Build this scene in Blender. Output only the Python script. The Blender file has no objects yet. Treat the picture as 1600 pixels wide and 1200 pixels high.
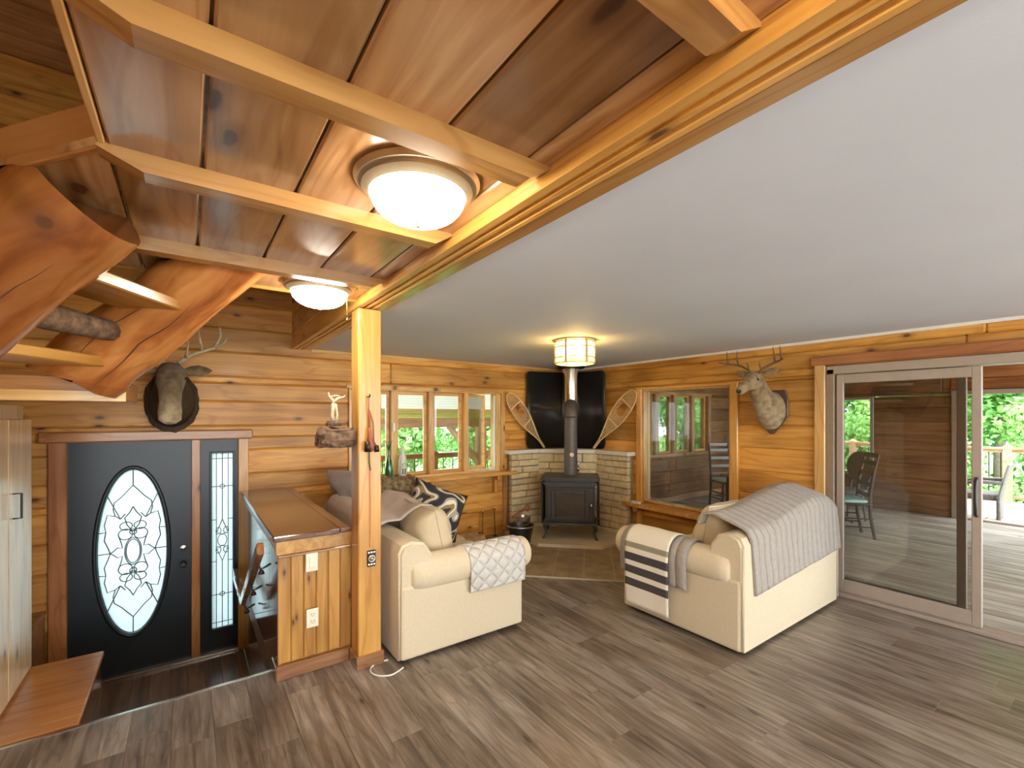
import bpy, bmesh, math, random
from mathutils import Vector, Matrix, noise
R = random.Random(7)
scene = bpy.context.scene
col = scene.collection
PI = math.pi

# ------------------------------------------------------------------ camera
EYE = 1.6
F_PX = 709.0; CX, HOR = 800.0, 650.0
YAW = math.radians(35.6); CT, ST = math.cos(YAW), math.sin(YAW)
cam_d = bpy.data.cameras.new('camera'); cam = bpy.data.objects.new('camera', cam_d); col.objects.link(cam)
cam_d.sensor_fit = 'HORIZONTAL'; cam_d.sensor_width = 36.0
cam_d.lens = F_PX * 36.0 / 1600.0
cam_d.shift_y = (HOR - 600.0) / 1600.0
cam_d.clip_start = 0.05; cam_d.clip_end = 200
cam.location = (0, 0, EYE); cam.rotation_euler = (PI / 2, 0, -YAW)
scene.camera = cam

# ------------------------------------------------------------------ world, sun, exposure
world = bpy.data.worlds.new('overcast_sky'); scene.world = world; world.use_nodes = True
bgn = world.node_tree.nodes['Background']
bgn.inputs['Color'].default_value = (0.86, 0.94, 1.0, 1); bgn.inputs['Strength'].default_value = 4.2
sun_d = bpy.data.lights.new('sun', 'SUN'); sun_d.energy = 2.2; sun_d.angle = math.radians(12); sun_d.color = (1, .95, .86)
sun = bpy.data.objects.new('sun', sun_d); col.objects.link(sun)
sun.rotation_euler = (math.radians(34), math.radians(-18), 0)
LAMP = 26.0                       # radiance of the frosted lamp glass
vs = scene.view_settings
vs.view_transform = 'Standard'; vs.look = 'None'; vs.gamma = 1.0; vs.use_curve_mapping = False; vs.exposure = 1.2
scene.cycles.use_denoising = True
scene.cycles.max_bounces = 10; scene.cycles.diffuse_bounces = 5; scene.cycles.glossy_bounces = 4
scene.cycles.transmission_bounces = 8; scene.cycles.transparent_max_bounces = 12
scene.cycles.sample_clamp_indirect = 8.0; scene.cycles.caustics_reflective = False; scene.cycles.caustics_refractive = False

# ------------------------------------------------------------------ pixel helpers (photo pixel -> point on a known plane)
def ray(px, py):
    u = (px - CX) / F_PX; v = (HOR - py) / F_PX
    return Vector((u * CT + ST, -u * ST + CT, v))
def on(px, py, x=None, y=None, z=None):
    d = ray(px, py); o = Vector((0, 0, EYE))
    t = x / d.x if x is not None else (y / d.y if y is not None else (z - EYE) / d.z)
    return o + d * t

# ------------------------------------------------------------------ mesh helpers
def new_obj(name, data, parent=None, loc=None, rot=None, mtx=None):
    o = bpy.data.objects.new(name, data); col.objects.link(o)
    if parent is not None: o.parent = parent
    if mtx is not None: o.matrix_local = mtx
    if loc is not None: o.location = loc
    if rot is not None: o.rotation_euler = rot
    return o
def tag(o, label=None, cat=None, group=None, kind=None):
    if label: o['label'] = label
    if cat: o['category'] = cat
    if group: o['group'] = group
    if kind: o['kind'] = kind
    return o
def thing(name, label, cat, loc=(0, 0, 0), rz=0.0, group=None, kind=None):
    o = new_obj(name, None, loc=loc, rot=(0, 0, rz)); o.empty_display_size = .1
    return tag(o, label, cat, group, kind)
def to_mesh(bm, name, mat, smooth=False):
    me = bpy.data.meshes.new(name); bmesh.ops.recalc_face_normals(bm, faces=bm.faces[:])
    bm.to_mesh(me); bm.free()
    if mat is not None:
        for m in (mat if isinstance(mat, (list, tuple)) else [mat]): me.materials.append(m)
    if smooth:
        me.polygons.foreach_set('use_smooth', [True] * len(me.polygons))
        if smooth is not True and hasattr(me, 'set_sharp_from_angle'): me.set_sharp_from_angle(angle=math.radians(smooth))
    return me
WOOD = set()
def obj(name, bm, mat, parent=None, loc=None, rot=None, mtx=None, smooth=False):
    if parent is not None and loc is None and rot is None and mtx is None and not isinstance(mat, (list, tuple)) and mat.name in WOOD:
        # a wooden part: its own x axis follows its length, so the grain does too
        lo = Vector([min(v.co[i] for v in bm.verts) for i in range(3)]); hi = Vector([max(v.co[i] for v in bm.verts) for i in range(3)]); e = hi - lo
        k = max(range(3), key=lambda i: e[i]); mtx = basis((lo + hi) / 2, *((UX, UY, UZ), (UY, UZ, UX), (UZ, UX, UY))[k])
        bm.transform(mtx.inverted())
    return new_obj(name, to_mesh(bm, name, mat, smooth), parent, loc, rot, mtx)
def NB(): return bmesh.new()
def bx(bm, x0, x1, y0, y1, z0, z1, bev=0, seg=1):
    r = bmesh.ops.create_cube(bm, size=1)
    for v in r['verts']:
        v.co = Vector(((x0 + x1) / 2 + v.co.x * (x1 - x0), (y0 + y1) / 2 + v.co.y * (y1 - y0), (z0 + z1) / 2 + v.co.z * (z1 - z0)))
    if bev > 0:
        es = list({e for v in r['verts'] for e in v.link_edges})
        bmesh.ops.bevel(bm, geom=es, offset=bev, segments=seg, profile=.5, affect='EDGES')
    return bm
def box(name, x0, x1, y0, y1, z0, z1, mat, parent=None, bev=0, seg=1, **k):
    return obj(name, bx(NB(), x0, x1, y0, y1, z0, z1, bev, seg), mat, parent, **k)
def frame_of(d):
    d = d.normalized(); a = Vector((0, 0, 1)) if abs(d.z) < .9 else Vector((1, 0, 0))
    s = d.cross(a).normalized(); return s, d.cross(s).normalized()
def tube(bm, pts, rad, seg=10, cap=True, closed=False, flat=1.0):
    pts = [Vector(p) for p in pts]; n = len(pts)
    if not isinstance(rad, (list, tuple)): rad = [rad] * n
    rings = []; prev = None
    for i, p in enumerate(pts):
        if closed: d = pts[(i + 1) % n] - pts[i - 1]
        else: d = pts[min(i + 1, n - 1)] - pts[max(i - 1, 0)]
        d.normalize()
        if prev is None: s, t = frame_of(d)
        else:
            s = prev - d * prev.dot(d); s.normalize(); t = d.cross(s)
        prev = s
        rings.append([bm.verts.new(p + (s * math.cos(a) + t * math.sin(a) * flat) * rad[i]) for a in [2 * PI * k / seg for k in range(seg)]])
    for i in range(n if closed else n - 1):
        A, B = rings[i], rings[(i + 1) % n]
        for k in range(seg): bm.faces.new((A[k], A[(k + 1) % seg], B[(k + 1) % seg], B[k]))
    if cap and not closed:
        bm.faces.new(rings[0][::-1]); bm.faces.new(rings[-1])
    return rings
def lathe(bm, prof, seg=32, c=(0, 0, 0)):
    c = Vector(c); rings = []
    for r, z in prof:
        if r < 1e-5: rings.append([bm.verts.new(c + Vector((0, 0, z)))])
        else: rings.append([bm.verts.new(c + Vector((r * math.cos(2 * PI * k / seg), r * math.sin(2 * PI * k / seg), z))) for k in range(seg)])
    for A, B in zip(rings, rings[1:]):
        for k in range(seg):
            q = [A[k % len(A)], A[(k + 1) % len(A)], B[(k + 1) % len(B)], B[k % len(B)]]
            u = []
            for v in q:
                if v not in u: u.append(v)
            if len(u) > 2: bm.faces.new(u)
    return bm
def prism(bm, poly, z0, z1):
    a = [bm.verts.new((x, y, z0)) for x, y in poly]; b = [bm.verts.new((x, y, z1)) for x, y in poly]
    n = len(poly); bm.faces.new(a[::-1]); bm.faces.new(b)
    for i in range(n): bm.faces.new((a[i], a[(i + 1) % n], b[(i + 1) % n], b[i]))
    return bm
def loft(bm, rings, seg=20, cap=True):
    # rings: (center, normal, up, half_width, half_height)
    out = []
    for c, nrm, up, a, b in rings:
        nrm = Vector(nrm).normalized(); s = nrm.cross(Vector(up)).normalized(); t = s.cross(nrm).normalized()
        out.append([bm.verts.new(Vector(c) + s * a * math.cos(q) + t * b * math.sin(q)) for q in [2 * PI * k / seg for k in range(seg)]])
    for A, B in zip(out, out[1:]):
        for k in range(seg): bm.faces.new((A[k], A[(k + 1) % seg], B[(k + 1) % seg], B[k]))
    if cap: bm.faces.new(out[0][::-1]); bm.faces.new(out[-1])
def sup(bm, cx, cy, cz, a, b, c, e1=.35, e2=.35, nu=24, nv=14):
    f = lambda w, m: math.copysign(abs(w) ** m, w)
    vs_ = []
    for j in range(nv + 1):
        ph = -PI / 2 + PI * j / nv
        if j in (0, nv): vs_.append([bm.verts.new((cx, cy, cz + c * f(math.sin(ph), e1)))]); continue
        vs_.append([bm.verts.new((cx + a * f(math.cos(ph), e1) * f(math.cos(th), e2), cy + b * f(math.cos(ph), e1) * f(math.sin(th), e2), cz + c * f(math.sin(ph), e1))) for th in [2 * PI * i / nu for i in range(nu)]])
    for A, B in zip(vs_, vs_[1:]):
        for k in range(nu):
            u = []
            for v in (A[k % len(A)], A[(k + 1) % len(A)], B[(k + 1) % len(B)], B[k % len(B)]):
                if v not in u: u.append(v)
            if len(u) > 2: bm.faces.new(u)
    return bm
def pillow_bm(w, h, t, n=14, crease=0.0, seed=0):
    bm = NB(); g = [[], []]
    for s in (0, 1):
        for j in range(n + 1):
            row = []
            for i in range(n + 1):
                x = -1 + 2 * i / n; y = -1 + 2 * j / n
                pinch = 1 - .07 * (1 - abs(x)) ** 0 * (1 - (x * y) ** 2) * (max(abs(x), abs(y)) ** 4)
                z = ((1 - x ** 2) ** .45) * ((1 - y ** 2) ** .45)
                z += crease * noise.noise(Vector((x * 2.3 + seed, y * 2.3, s * 3 + seed))) * z
                row.append((x * w / 2 * pinch, y * h / 2 * pinch, (z if s else -z) * t / 2))
            g[s].append(row)
    vv = {}
    def V(s, i, j):
        key = (0 if (i in (0, n) or j in (0, n)) else s, i, j)
        if key not in vv: vv[key] = bm.verts.new(g[key[0]][j][i])
        return vv[key]
    for s in (0, 1):
        for j in range(n):
            for i in range(n):
                q = [V(s, i, j), V(s, i + 1, j), V(s, i + 1, j + 1), V(s, i, j + 1)]
                try: bm.faces.new(q if s else q[::-1])
                except ValueError: pass
    return bm
def mod(o, typ, **k):
    m = o.modifiers.new(typ.lower(), typ)
    for a, b in k.items(): setattr(m, a, b)
    return m
def copy_tree(o, parent=None):
    c = o.copy(); col.objects.link(c)
    if parent is not None: c.parent = parent
    for ch in list(o.children): copy_tree(ch, c)
    return c
_bc = {}
def board_mesh(L, W, T, bev, mat):
    key = (round(L, 3), round(W, 3), round(T, 3), bev, mat.name)
    if key not in _bc:
        me = to_mesh(bx(NB(), -L / 2, L / 2, -W / 2, W / 2, -T, 0, bev), 'board', mat); _bc[key] = me
    return _bc[key]
def board(name, L, W, T, mat, parent, mtx, bev=.006):
    return new_obj(name, board_mesh(L, W, T, bev, mat), parent, mtx=mtx)
def basis(o, X, Y, Z):
    m = Matrix((X, Y, Z)).transposed().to_4x4(); m.translation = Vector(o); return m
UX, UY, UZ = Vector((1, 0, 0)), Vector((0, 1, 0)), Vector((0, 0, 1))

# ------------------------------------------------------------------ materials
def nt(name):
    m = bpy.data.materials.new(name); m.use_nodes = True; t = m.node_tree
    return m, t, t.nodes['Principled BSDF'], t.nodes['Material Output']
def N(t, typ, **k):
    n = t.nodes.new(typ)
    for a, b in k.items():
        if hasattr(n, a): setattr(n, a, b)
        else: n.inputs[a].default_value = b
    return n
def ramp(t, fac, stops):
    r = t.nodes.new('ShaderNodeValToRGB'); e = r.color_ramp.elements
    e.remove(e[1]); e[0].position = stops[0][0]; e[0].color = (*stops[0][1], 1)
    for p, c in stops[1:]: e.new(p).color = (*c, 1)
    t.links.new(fac, r.inputs['Fac']); return r
def mixc(t, fac, a, b, blend='MIX'):
    n = t.nodes.new('ShaderNodeMix'); n.data_type = 'RGBA'; n.blend_type = blend
    for s, v in ((n.inputs[0], fac), (n.inputs[6], a), (n.inputs[7], b)):
        if hasattr(v, 'is_linked'): t.links.new(v, s)
        elif isinstance(v, (int, float)): s.default_value = v
        else: s.default_value = (*v, 1)
    return n.outputs[2]
def objco(t, scale=(1, 1, 1), rnd=True):
    tc = N(t, 'ShaderNodeTexCoord'); mp = N(t, 'ShaderNodeMapping'); mp.inputs['Scale'].default_value = scale
    src = tc.outputs['Object']; oi = N(t, 'ShaderNodeObjectInfo')
    if rnd:
        ml = N(t, 'ShaderNodeVectorMath', operation='SCALE'); ml.inputs[0].default_value = (37.1, 71.7, 13.3); t.links.new(oi.outputs['Random'], ml.inputs['Scale'])
        ad = N(t, 'ShaderNodeVectorMath', operation='ADD'); t.links.new(src, ad.inputs[0]); t.links.new(ml.outputs[0], ad.inputs[1]); src = ad.outputs[0]
    t.links.new(src, mp.inputs['Vector']); return mp.outputs[0], oi, src
def bump(t, bs, h, s=.2, d=.01):
    b = N(t, 'ShaderNodeBump'); b.inputs['Strength'].default_value = s; b.inputs['Distance'].default_value = d
    t.links.new(h, b.inputs['Height']); t.links.new(b.outputs[0], bs.inputs['Normal'])
def wood(name, dark, mid, light, knots=.5, rough=.34, coat=.25, gx=1.1, gy=15.0, var=.22, knot_col=(.09, .03, .01), knot_sc=(2.0, 4.2), patch=.35, coat_r=.15):
    m, t, bs, _ = nt(name); WOOD.add(name)
    co, oi, src = objco(t, (gx, gy, gy))
    n1 = N(t, 'ShaderNodeTexNoise'); n1.inputs['Scale'].default_value = 1.0; n1.inputs['Detail'].default_value = 7; n1.inputs['Distortion'].default_value = .8
    t.links.new(co, n1.inputs['Vector'])
    r1 = ramp(t, n1.outputs['Fac'], [(.28, dark), (.48, mid), (.7, light)])
    mp2 = N(t, 'ShaderNodeMapping'); mp2.inputs['Scale'].default_value = (gx * .6, gy * .32, gy * .32); t.links.new(src, mp2.inputs['Vector'])
    n2 = N(t, 'ShaderNodeTexNoise'); n2.inputs['Scale'].default_value = 1.0; n2.inputs['Detail'].default_value = 2; t.links.new(mp2.outputs[0], n2.inputs['Vector'])
    mu = N(t, 'ShaderNodeMath', operation='MULTIPLY'); mu.inputs[1].default_value = 46; t.links.new(n2.outputs['Fac'], mu.inputs[0])
    si = N(t, 'ShaderNodeMath', operation='SINE'); t.links.new(mu.outputs[0], si.inputs[0])
    r2 = ramp(t, si.outputs[0], [(0.0, (1, 1, 1)), (.7, (1, 1, 1)), (1.0, (.80, .72, .64))])
    c = mixc(t, .75, r1.outputs[0], r2.outputs[0], 'MULTIPLY')
    n3 = N(t, 'ShaderNodeTexNoise'); n3.inputs['Scale'].default_value = 1.7; n3.inputs['Detail'].default_value = 1; t.links.new(src, n3.inputs['Vector'])
    r3 = ramp(t, n3.outputs['Fac'], [(.3, (1 - patch, 1 - patch * 1.15, 1 - patch * 1.3)), (.62, (1.0, 1.0, 1.0))])
    c = mixc(t, 1.0, c, r3.outputs[0], 'MULTIPLY')
    if knots > 0:
        mk = N(t, 'ShaderNodeMapping'); mk.inputs['Scale'].default_value = (knot_sc[0], knot_sc[1], 0); t.links.new(src, mk.inputs['Vector'])
        wn = N(t, 'ShaderNodeTexNoise'); wn.inputs['Scale'].default_value = 9; t.links.new(src, wn.inputs['Vector'])
        wm = N(t, 'ShaderNodeVectorMath', operation='SCALE'); wm.inputs['Scale'].default_value = .10; t.links.new(wn.outputs['Color'], wm.inputs[0])
        wa = N(t, 'ShaderNodeVectorMath', operation='ADD'); t.links.new(mk.outputs[0], wa.inputs[0]); t.links.new(wm.outputs[0], wa.inputs[1])
        vo = N(t, 'ShaderNodeTexVoronoi', voronoi_dimensions='2D'); vo.inputs['Scale'].default_value = 1; t.links.new(wa.outputs[0], vo.inputs['Vector'])
        sp = N(t, 'ShaderNodeSeparateColor'); t.links.new(vo.outputs['Color'], sp.inputs[0])
        gt = N(t, 'ShaderNodeMath', operation='GREATER_THAN'); gt.inputs[1].default_value = 1 - knots; t.links.new(sp.outputs[0], gt.inputs[0])
        kr = ramp(t, vo.outputs['Distance'], [(0.0, (1, 1, 1)), (.04, (.9, .9, .9)), (.065, (.40, .40, .40)), (.15, (0, 0, 0))])
        km = N(t, 'ShaderNodeMath', operation='MULTIPLY'); t.links.new(kr.outputs[0], km.inputs[0]); t.links.new(gt.outputs[0], km.inputs[1])
        c = mixc(t, km.outputs[0], c, knot_col)
    hv = N(t, 'ShaderNodeHueSaturation'); t.links.new(c, hv.inputs['Color'])
    mr = N(t, 'ShaderNodeMapRange'); mr.inputs[3].default_value = 1 - var; mr.inputs[4].default_value = 1 + var * .6; t.links.new(oi.outputs['Random'], mr.inputs[0]); t.links.new(mr.outputs[0], hv.inputs['Value'])
    t.links.new(hv.outputs[0], bs.inputs['Base Color'])
    bs.inputs['Roughness'].default_value = rough; bs.inputs['Coat Weight'].default_value = coat; bs.inputs['Coat Roughness'].default_value = coat_r; bs.inputs['Coat IOR'].default_value = 1.5 if coat_r > .1 else 1.8
    bump(t, bs, n1.outputs['Fac'], .12, .004)
    return m
def plain(name, c, rough=.5, metal=0.0, var=.12, ns=18.0, b=.0, bs_=40.0, coat=0.0, sheen=0.0, c2=None):
    m, t, bs, _ = nt(name)
    co, oi, src = objco(t, (1, 1, 1), False)
    n1 = N(t, 'ShaderNodeTexNoise'); n1.inputs['Scale'].default_value = ns; n1.inputs['Detail'].default_value = 4; t.links.new(co, n1.inputs['Vector'])
    lo = c2 if c2 else tuple(x * (1 - var) for x in c)
    r = ramp(t, n1.outputs['Fac'], [(.3, lo), (.7, c)]); t.links.new(r.outputs[0], bs.inputs['Base Color'])
    bs.inputs['Roughness'].default_value = rough; bs.inputs['Metallic'].default_value = metal; bs.inputs['Coat Weight'].default_value = coat
    bs.inputs['Sheen Weight'].default_value = sheen
    if b > 0:
        n2 = N(t, 'ShaderNodeTexNoise'); n2.inputs['Scale'].default_value = bs_; n2.inputs['Detail'].default_value = 5; t.links.new(co, n2.inputs['Vector'])
        bump(t, bs, n2.outputs['Fac'], b, .01)
    return m
def fur(name, top, low, z0, z1, axis=2):
    m, t, bs, _ = nt(name); co, oi, src = objco(t, (1, 1, 1), False)
    sp = N(t, 'ShaderNodeSeparateXYZ'); t.links.new(co, sp.inputs[0])
    n1 = N(t, 'ShaderNodeTexNoise'); n1.inputs['Scale'].default_value = 16; n1.inputs['Detail'].default_value = 6; t.links.new(co, n1.inputs['Vector'])
    ma = N(t, 'ShaderNodeMath', operation='MULTIPLY_ADD'); ma.inputs[1].default_value = .12; t.links.new(n1.outputs['Fac'], ma.inputs[0]); t.links.new(sp.outputs[axis], ma.inputs[2])
    mr = N(t, 'ShaderNodeMapRange'); mr.inputs[1].default_value = z0; mr.inputs[2].default_value = z1; t.links.new(ma.outputs[0], mr.inputs[0])
    c = mixc(t, mr.outputs[0], low, top)
    r = ramp(t, n1.outputs['Fac'], [(.32, (.45, .42, .38)), (.62, (1, 1, 1))]); c = mixc(t, 1.0, c, r.outputs[0], 'MULTIPLY')
    t.links.new(c, bs.inputs['Base Color']); bs.inputs['Roughness'].default_value = .9; bs.inputs['Sheen Weight'].default_value = .15
    n2 = N(t, 'ShaderNodeTexNoise'); n2.inputs['Scale'].default_value = 130; n2.inputs['Detail'].default_value = 4; t.links.new(co, n2.inputs['Vector']); bump(t, bs, n2.outputs['Fac'], .6, .012)
    return m
def emit(name, c, s, mixd=None):
    m, t, bs, _ = nt(name)
    bs.inputs['Base Color'].default_value = (*c, 1); bs.inputs['Emission Color'].default_value = (*c, 1); bs.inputs['Emission Strength'].default_value = s
    bs.inputs['Roughness'].default_value = .3
    return m
def glass(name, tint=(1, 1, 1), gloss=1.0, rough=0.0, ior=1.5):
    m, t, bs, out = nt(name); t.nodes.remove(bs)
    tr = N(t, 'ShaderNodeBsdfTransparent'); tr.inputs[0].default_value = (*tint, 1)
    gl = N(t, 'ShaderNodeBsdfGlossy'); gl.inputs['Roughness'].default_value = rough
    fr = N(t, 'ShaderNodeFresnel'); fr.inputs[0].default_value = ior
    mu = N(t, 'ShaderNodeMath', operation='MULTIPLY'); mu.inputs[1].default_value = gloss; t.links.new(fr.outputs[0], mu.inputs[0])
    mx = N(t, 'ShaderNodeMixShader'); t.links.new(mu.outputs[0], mx.inputs[0]); t.links.new(tr.outputs[0], mx.inputs[1]); t.links.new(gl.outputs[0], mx.inputs[2])
    t.links.new(mx.outputs[0], out.inputs[0]); return m

M = {}
M['log'] = wood('honey_pine_wall', (.56, .235, .035), (.74, .36, .07), (.86, .48, .125), knots=.30, rough=.45, coat=.05)
M['pine'] = wood('pine_trim', (.62, .29, .055), (.76, .40, .09), (.86, .50, .145), knots=.12, rough=.32, coat=.3, patch=.2, var=.12)
M['lightpine'] = wood('pale_pine', (.70, .39, .115), (.81, .49, .165), (.89, .59, .24), knots=.1, rough=.32, coat=.3, patch=.2, var=.1)
M['ceilwood'] = wood('ceiling_pine', (.36, .17, .065), (.55, .30, .13), (.68, .42, .20), knots=.55, rough=.22, coat=.45, patch=.5, var=.25, knot_sc=(1.3, 3.2))
M['rib'] = wood('rib_pine', (.42, .19, .055), (.58, .30, .09), (.68, .38, .13), knots=.1, rough=.25, coat=.4, patch=.25)
M['stair_log'] = wood('stair_log', (.30, .085, .02), (.56, .20, .05), (.72, .33, .10), knots=.45, rough=.24, coat=.5, gx=2.2, gy=9, patch=.45, knot_sc=(2.6, 4))
M['darkwood'] = wood('dark_stained_wood', (.10, .035, .012), (.17, .065, .024), (.24, .10, .04), knots=0, rough=.16, coat=.6, patch=.2)
M['panel'] = wood('varnished_panel', (.24, .095, .03), (.34, .15, .05), (.43, .21, .08), knots=.1, rough=.14, coat=1.0, patch=.25, var=.1, coat_r=.02)
M['bead'] = wood('beadboard_pine', (.42, .19, .035), (.55, .28, .06), (.66, .37, .1), knots=.2, rough=.3, coat=.3, patch=.3, var=.12, knot_sc=(2.5, 8))
M['cabinet'] = wood('ash_cabinet', (.58, .38, .17), (.74, .52, .27), (.82, .62, .36), knots=.12, rough=.28, coat=.3, patch=.15, var=.06)
M['step'] = wood('orange_step_wood', (.42, .16, .045), (.55, .24, .075), (.64, .31, .11), knots=.1, rough=.3, coat=.2, patch=.3, var=.1)
M['floor'] = wood('grey_vinyl_plank', (.105, .081, .062), (.225, .183, .148), (.36, .31, .262), knots=.18, rough=.36, coat=.05, gx=2.4, gy=26, var=.12, patch=.4, knot_col=(.05, .037, .028), knot_sc=(1.6, 5))
M['foyerfloor'] = wood('brown_foyer_plank', (.12, .06, .035), (.20, .11, .066), (.28, .165, .10), knots=0, rough=.28, coat=.2, var=.12)
M['deck'] = wood('sunroom_deck_board', (.30, .25, .215), (.44, .385, .335), (.56, .50, .44), knots=.1, rough=.6, coat=0, var=.15)
M['outdeck'] = wood('weathered_deck_board', (.45, .43, .38), (.6, .58, .52), (.72, .7, .65), knots=0, rough=.6, coat=0, var=.15)
M['darklog'] = wood('brown_sunroom_log', (.17, .085, .042), (.27, .145, .075), (.36, .215, .115), knots=.35, rough=.4, coat=.15)
M['redlog'] = wood('red_brown_board', (.30, .10, .03), (.42, .16, .05), (.52, .23, .08), knots=.2, rough=.4, coat=.15)
M['porchwood'] = wood('porch_timber', (.42, .25, .14), (.56, .36, .21), (.66, .46, .29), knots=.1, rough=.5, coat=0)
M['ceiling'] = plain('white_ceiling_paint', (.735, .80, .90), rough=.7, var=.05, ns=1.5, b=.05, bs_=120)
M['white'] = plain('white_paint', (.85, .85, .83), rough=.4, var=.03)
M['ivory'] = plain('ivory_plastic', (.84, .78, .62), rough=.35, var=.03)
M['slot'] = plain('dark_slot', (.05, .04, .03), rough=.5)
M['crack'] = plain('log_crack', (.13, .042, .016), rough=.8)
M['black'] = plain('black_steel', (.016, .016, .017), rough=.42, var=.3, metal=.0, coat=.15)
M['castiron'] = plain('cast_iron', (.055, .05, .045), rough=.42, var=.35, ns=30, b=.1, bs_=200)
M['shield'] = plain('black_heat_shield', (.018, .017, .016), rough=.36, var=.2, coat=.2)
M['pipe'] = plain('matt_stove_pipe', (.15, .13, .112), rough=.55, var=.2, metal=.3)
M['chrome'] = plain('stainless_flue', (.75, .72, .68), rough=.14, var=.05, metal=1.0)
M['galv'] = plain('galvanised_steel', (.55, .53, .5), rough=.3, metal=1.0, var=.2)
M['bronze'] = plain('brushed_bronze', (.50, .40, .26), rough=.32, metal=.6, var=.1)
M['darkmetal'] = plain('dark_iron', (.05, .035, .025), rough=.4, metal=.7)
M['brass'] = plain('brass', (.72, .46, .16), rough=.25, metal=1.0)
M['nickel'] = plain('nickel', (.7, .69, .66), rough=.22, metal=1.0)
M['doorpaint'] = plain('charcoal_door_paint', (.018, .023, .026), rough=.36, var=.15, ns=4)
M['lead'] = plain('lead_came', (.10, .11, .11), rough=.4, metal=.3)
M['sofa'] = plain('cream_upholstery', (.67, .565, .385), rough=.85, var=.07, ns=60, b=.1, bs_=350, sheen=.15)
M['pillow'] = plain('beige_cotton', (.64, .53, .34), rough=.85, var=.08, ns=20, b=.15, bs_=40, sheen=.15)
M['slip'] = plain('sofa_piping', (.62, .53, .38), rough=.8)
M['mauve'] = plain('dusty_grey_plush', (.47, .41, .36), rough=.9, var=.2, ns=9, b=.25, bs_=25, sheen=.3)
M['cream'] = plain('cream_wool', (.82, .76, .62), rough=.9, var=.05, ns=80, b=.1, bs_=300, sheen=.2)
M['charcoal'] = plain('charcoal_wool', (.075, .065, .062), rough=.9, var=.15, ns=80)
M['olive'] = plain('olive_grey_wool', (.34, .30, .20), rough=.9, var=.15, ns=80)
M['stone'] = plain('buff_stone', (.80, .64, .37), rough=.85, var=.28, ns=11, b=.5, bs_=45)
M['mortar'] = plain('mortar', (.34, .28, .18), rough=.9, var=.2)
M['mantel'] = plain('pale_mantel_stone', (.80, .74, .60), rough=.7, var=.1, b=.2, bs_=40)
M['tile'] = plain('brown_slate_tile', (.36, .265, .15), rough=.5, var=.45, ns=7, b=.2, bs_=30)
M['grout'] = plain('grout', (.46, .38, .26), rough=.9)
M['slab'] = plain('hearth_slab', (.62, .52, .36), rough=.7, var=.15, ns=6, b=.1)
M['fur_deer'] = fur('deer_fur', (.36, .25, .125), (.50, .40, .24), -.10, .26)
M['fur_elk'] = fur('elk_fur', (.26, .185, .10), (.62, .50, .30), -.12, .10)
M['fur_cape'] = plain('dark_cape_fur', (.085, .055, .03), rough=.95, var=.4, ns=14, b=.6, bs_=120)
M['antler'] = plain('antler_bone', (.20, .125, .06), rough=.5, var=.3, ns=20)
M['antler_pale'] = plain('pale_antler', (.72, .60, .40), rough=.5, var=.4, ns=16)
M['plaque'] = plain('dark_plaque_wood', (.13, .065, .04), rough=.4, var=.3)
M['bark'] = plain('rough_bark', (.23, .135, .08), rough=.95, var=.7, ns=30, b=1.0, bs_=40)
M['leather'] = plain('red_brown_leather', (.36, .10, .045), rough=.5, var=.3)
M['cord'] = plain('orange_cord', (.75, .30, .15), rough=.7)
M['whitecord'] = plain('white_cable', (.82, .80, .74), rough=.5)
M['snow_frame'] = plain('bent_ash', (.86, .60, .28), rough=.4, var=.12, coat=.2)
M['lacing'] = plain('rawhide', (.88, .62, .28), rough=.5, var=.2)
M['alu'] = plain('tan_aluminium', (.42, .35, .29), rough=.42, var=.06, metal=.2)
M['vinylwin'] = plain('brown_sash_paint', (.30, .22, .15), rough=.4)
M['greenglass'] = plain('green_glass', (.02, .16, .035), rough=.08, coat=.8, var=.3)
M['teal'] = plain('pale_teal_seat', (.45, .74, .72), rough=.6)
M['chairwood'] = plain('espresso_wood', (.055, .042, .034), rough=.28, coat=.4)
M['tabletop'] = plain('glass_table_top', (.25, .2, .16), rough=.08, coat=.8)
M['wicker'] = plain('grey_wicker', (.22, .20, .18), rough=.8, var=.4, ns=40)
M['leaf'] = plain('maple_leaf', (.36, .62, .17), rough=.6, var=.55, ns=1.6, c2=(.13, .36, .09))
M['leaf2'] = plain('spruce_green_leaf', (.24, .54, .24), rough=.6, var=.5, ns=1.6, c2=(.09, .28, .12))
M['trunk'] = plain('tree_bark', (.28, .22, .16), rough=.9, var=.4)
M['birch'] = plain('birch_bark', (.78, .76, .70), rough=.8, var=.2)
M['grass'] = plain('lawn', (.22, .42, .10), rough=.9, var=.4, ns=.8)
M['char'] = plain('ash_grey', (.30, .29, .27), rough=.95, var=.4)
M['splitwood'] = plain('split_firewood', (.66, .44, .22), rough=.8, var=.3, ns=12)
M['glass'] = glass('window_glass', (.97, .99, .98), .8)
M['glass_dark'] = glass('tinted_window_glass', (.80, .79, .77), 1.1)
M['lampglass'] = emit('lit_lamp_glass', (1, .91, .76), LAMP)
M['bulb'] = emit('lit_bulb', (1, .82, .50), LAMP * 2.6)
M['stoveglass'] = plain('sooty_stove_glass', (.06, .05, .045), rough=.12, coat=.8, var=.4, ns=9)
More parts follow.
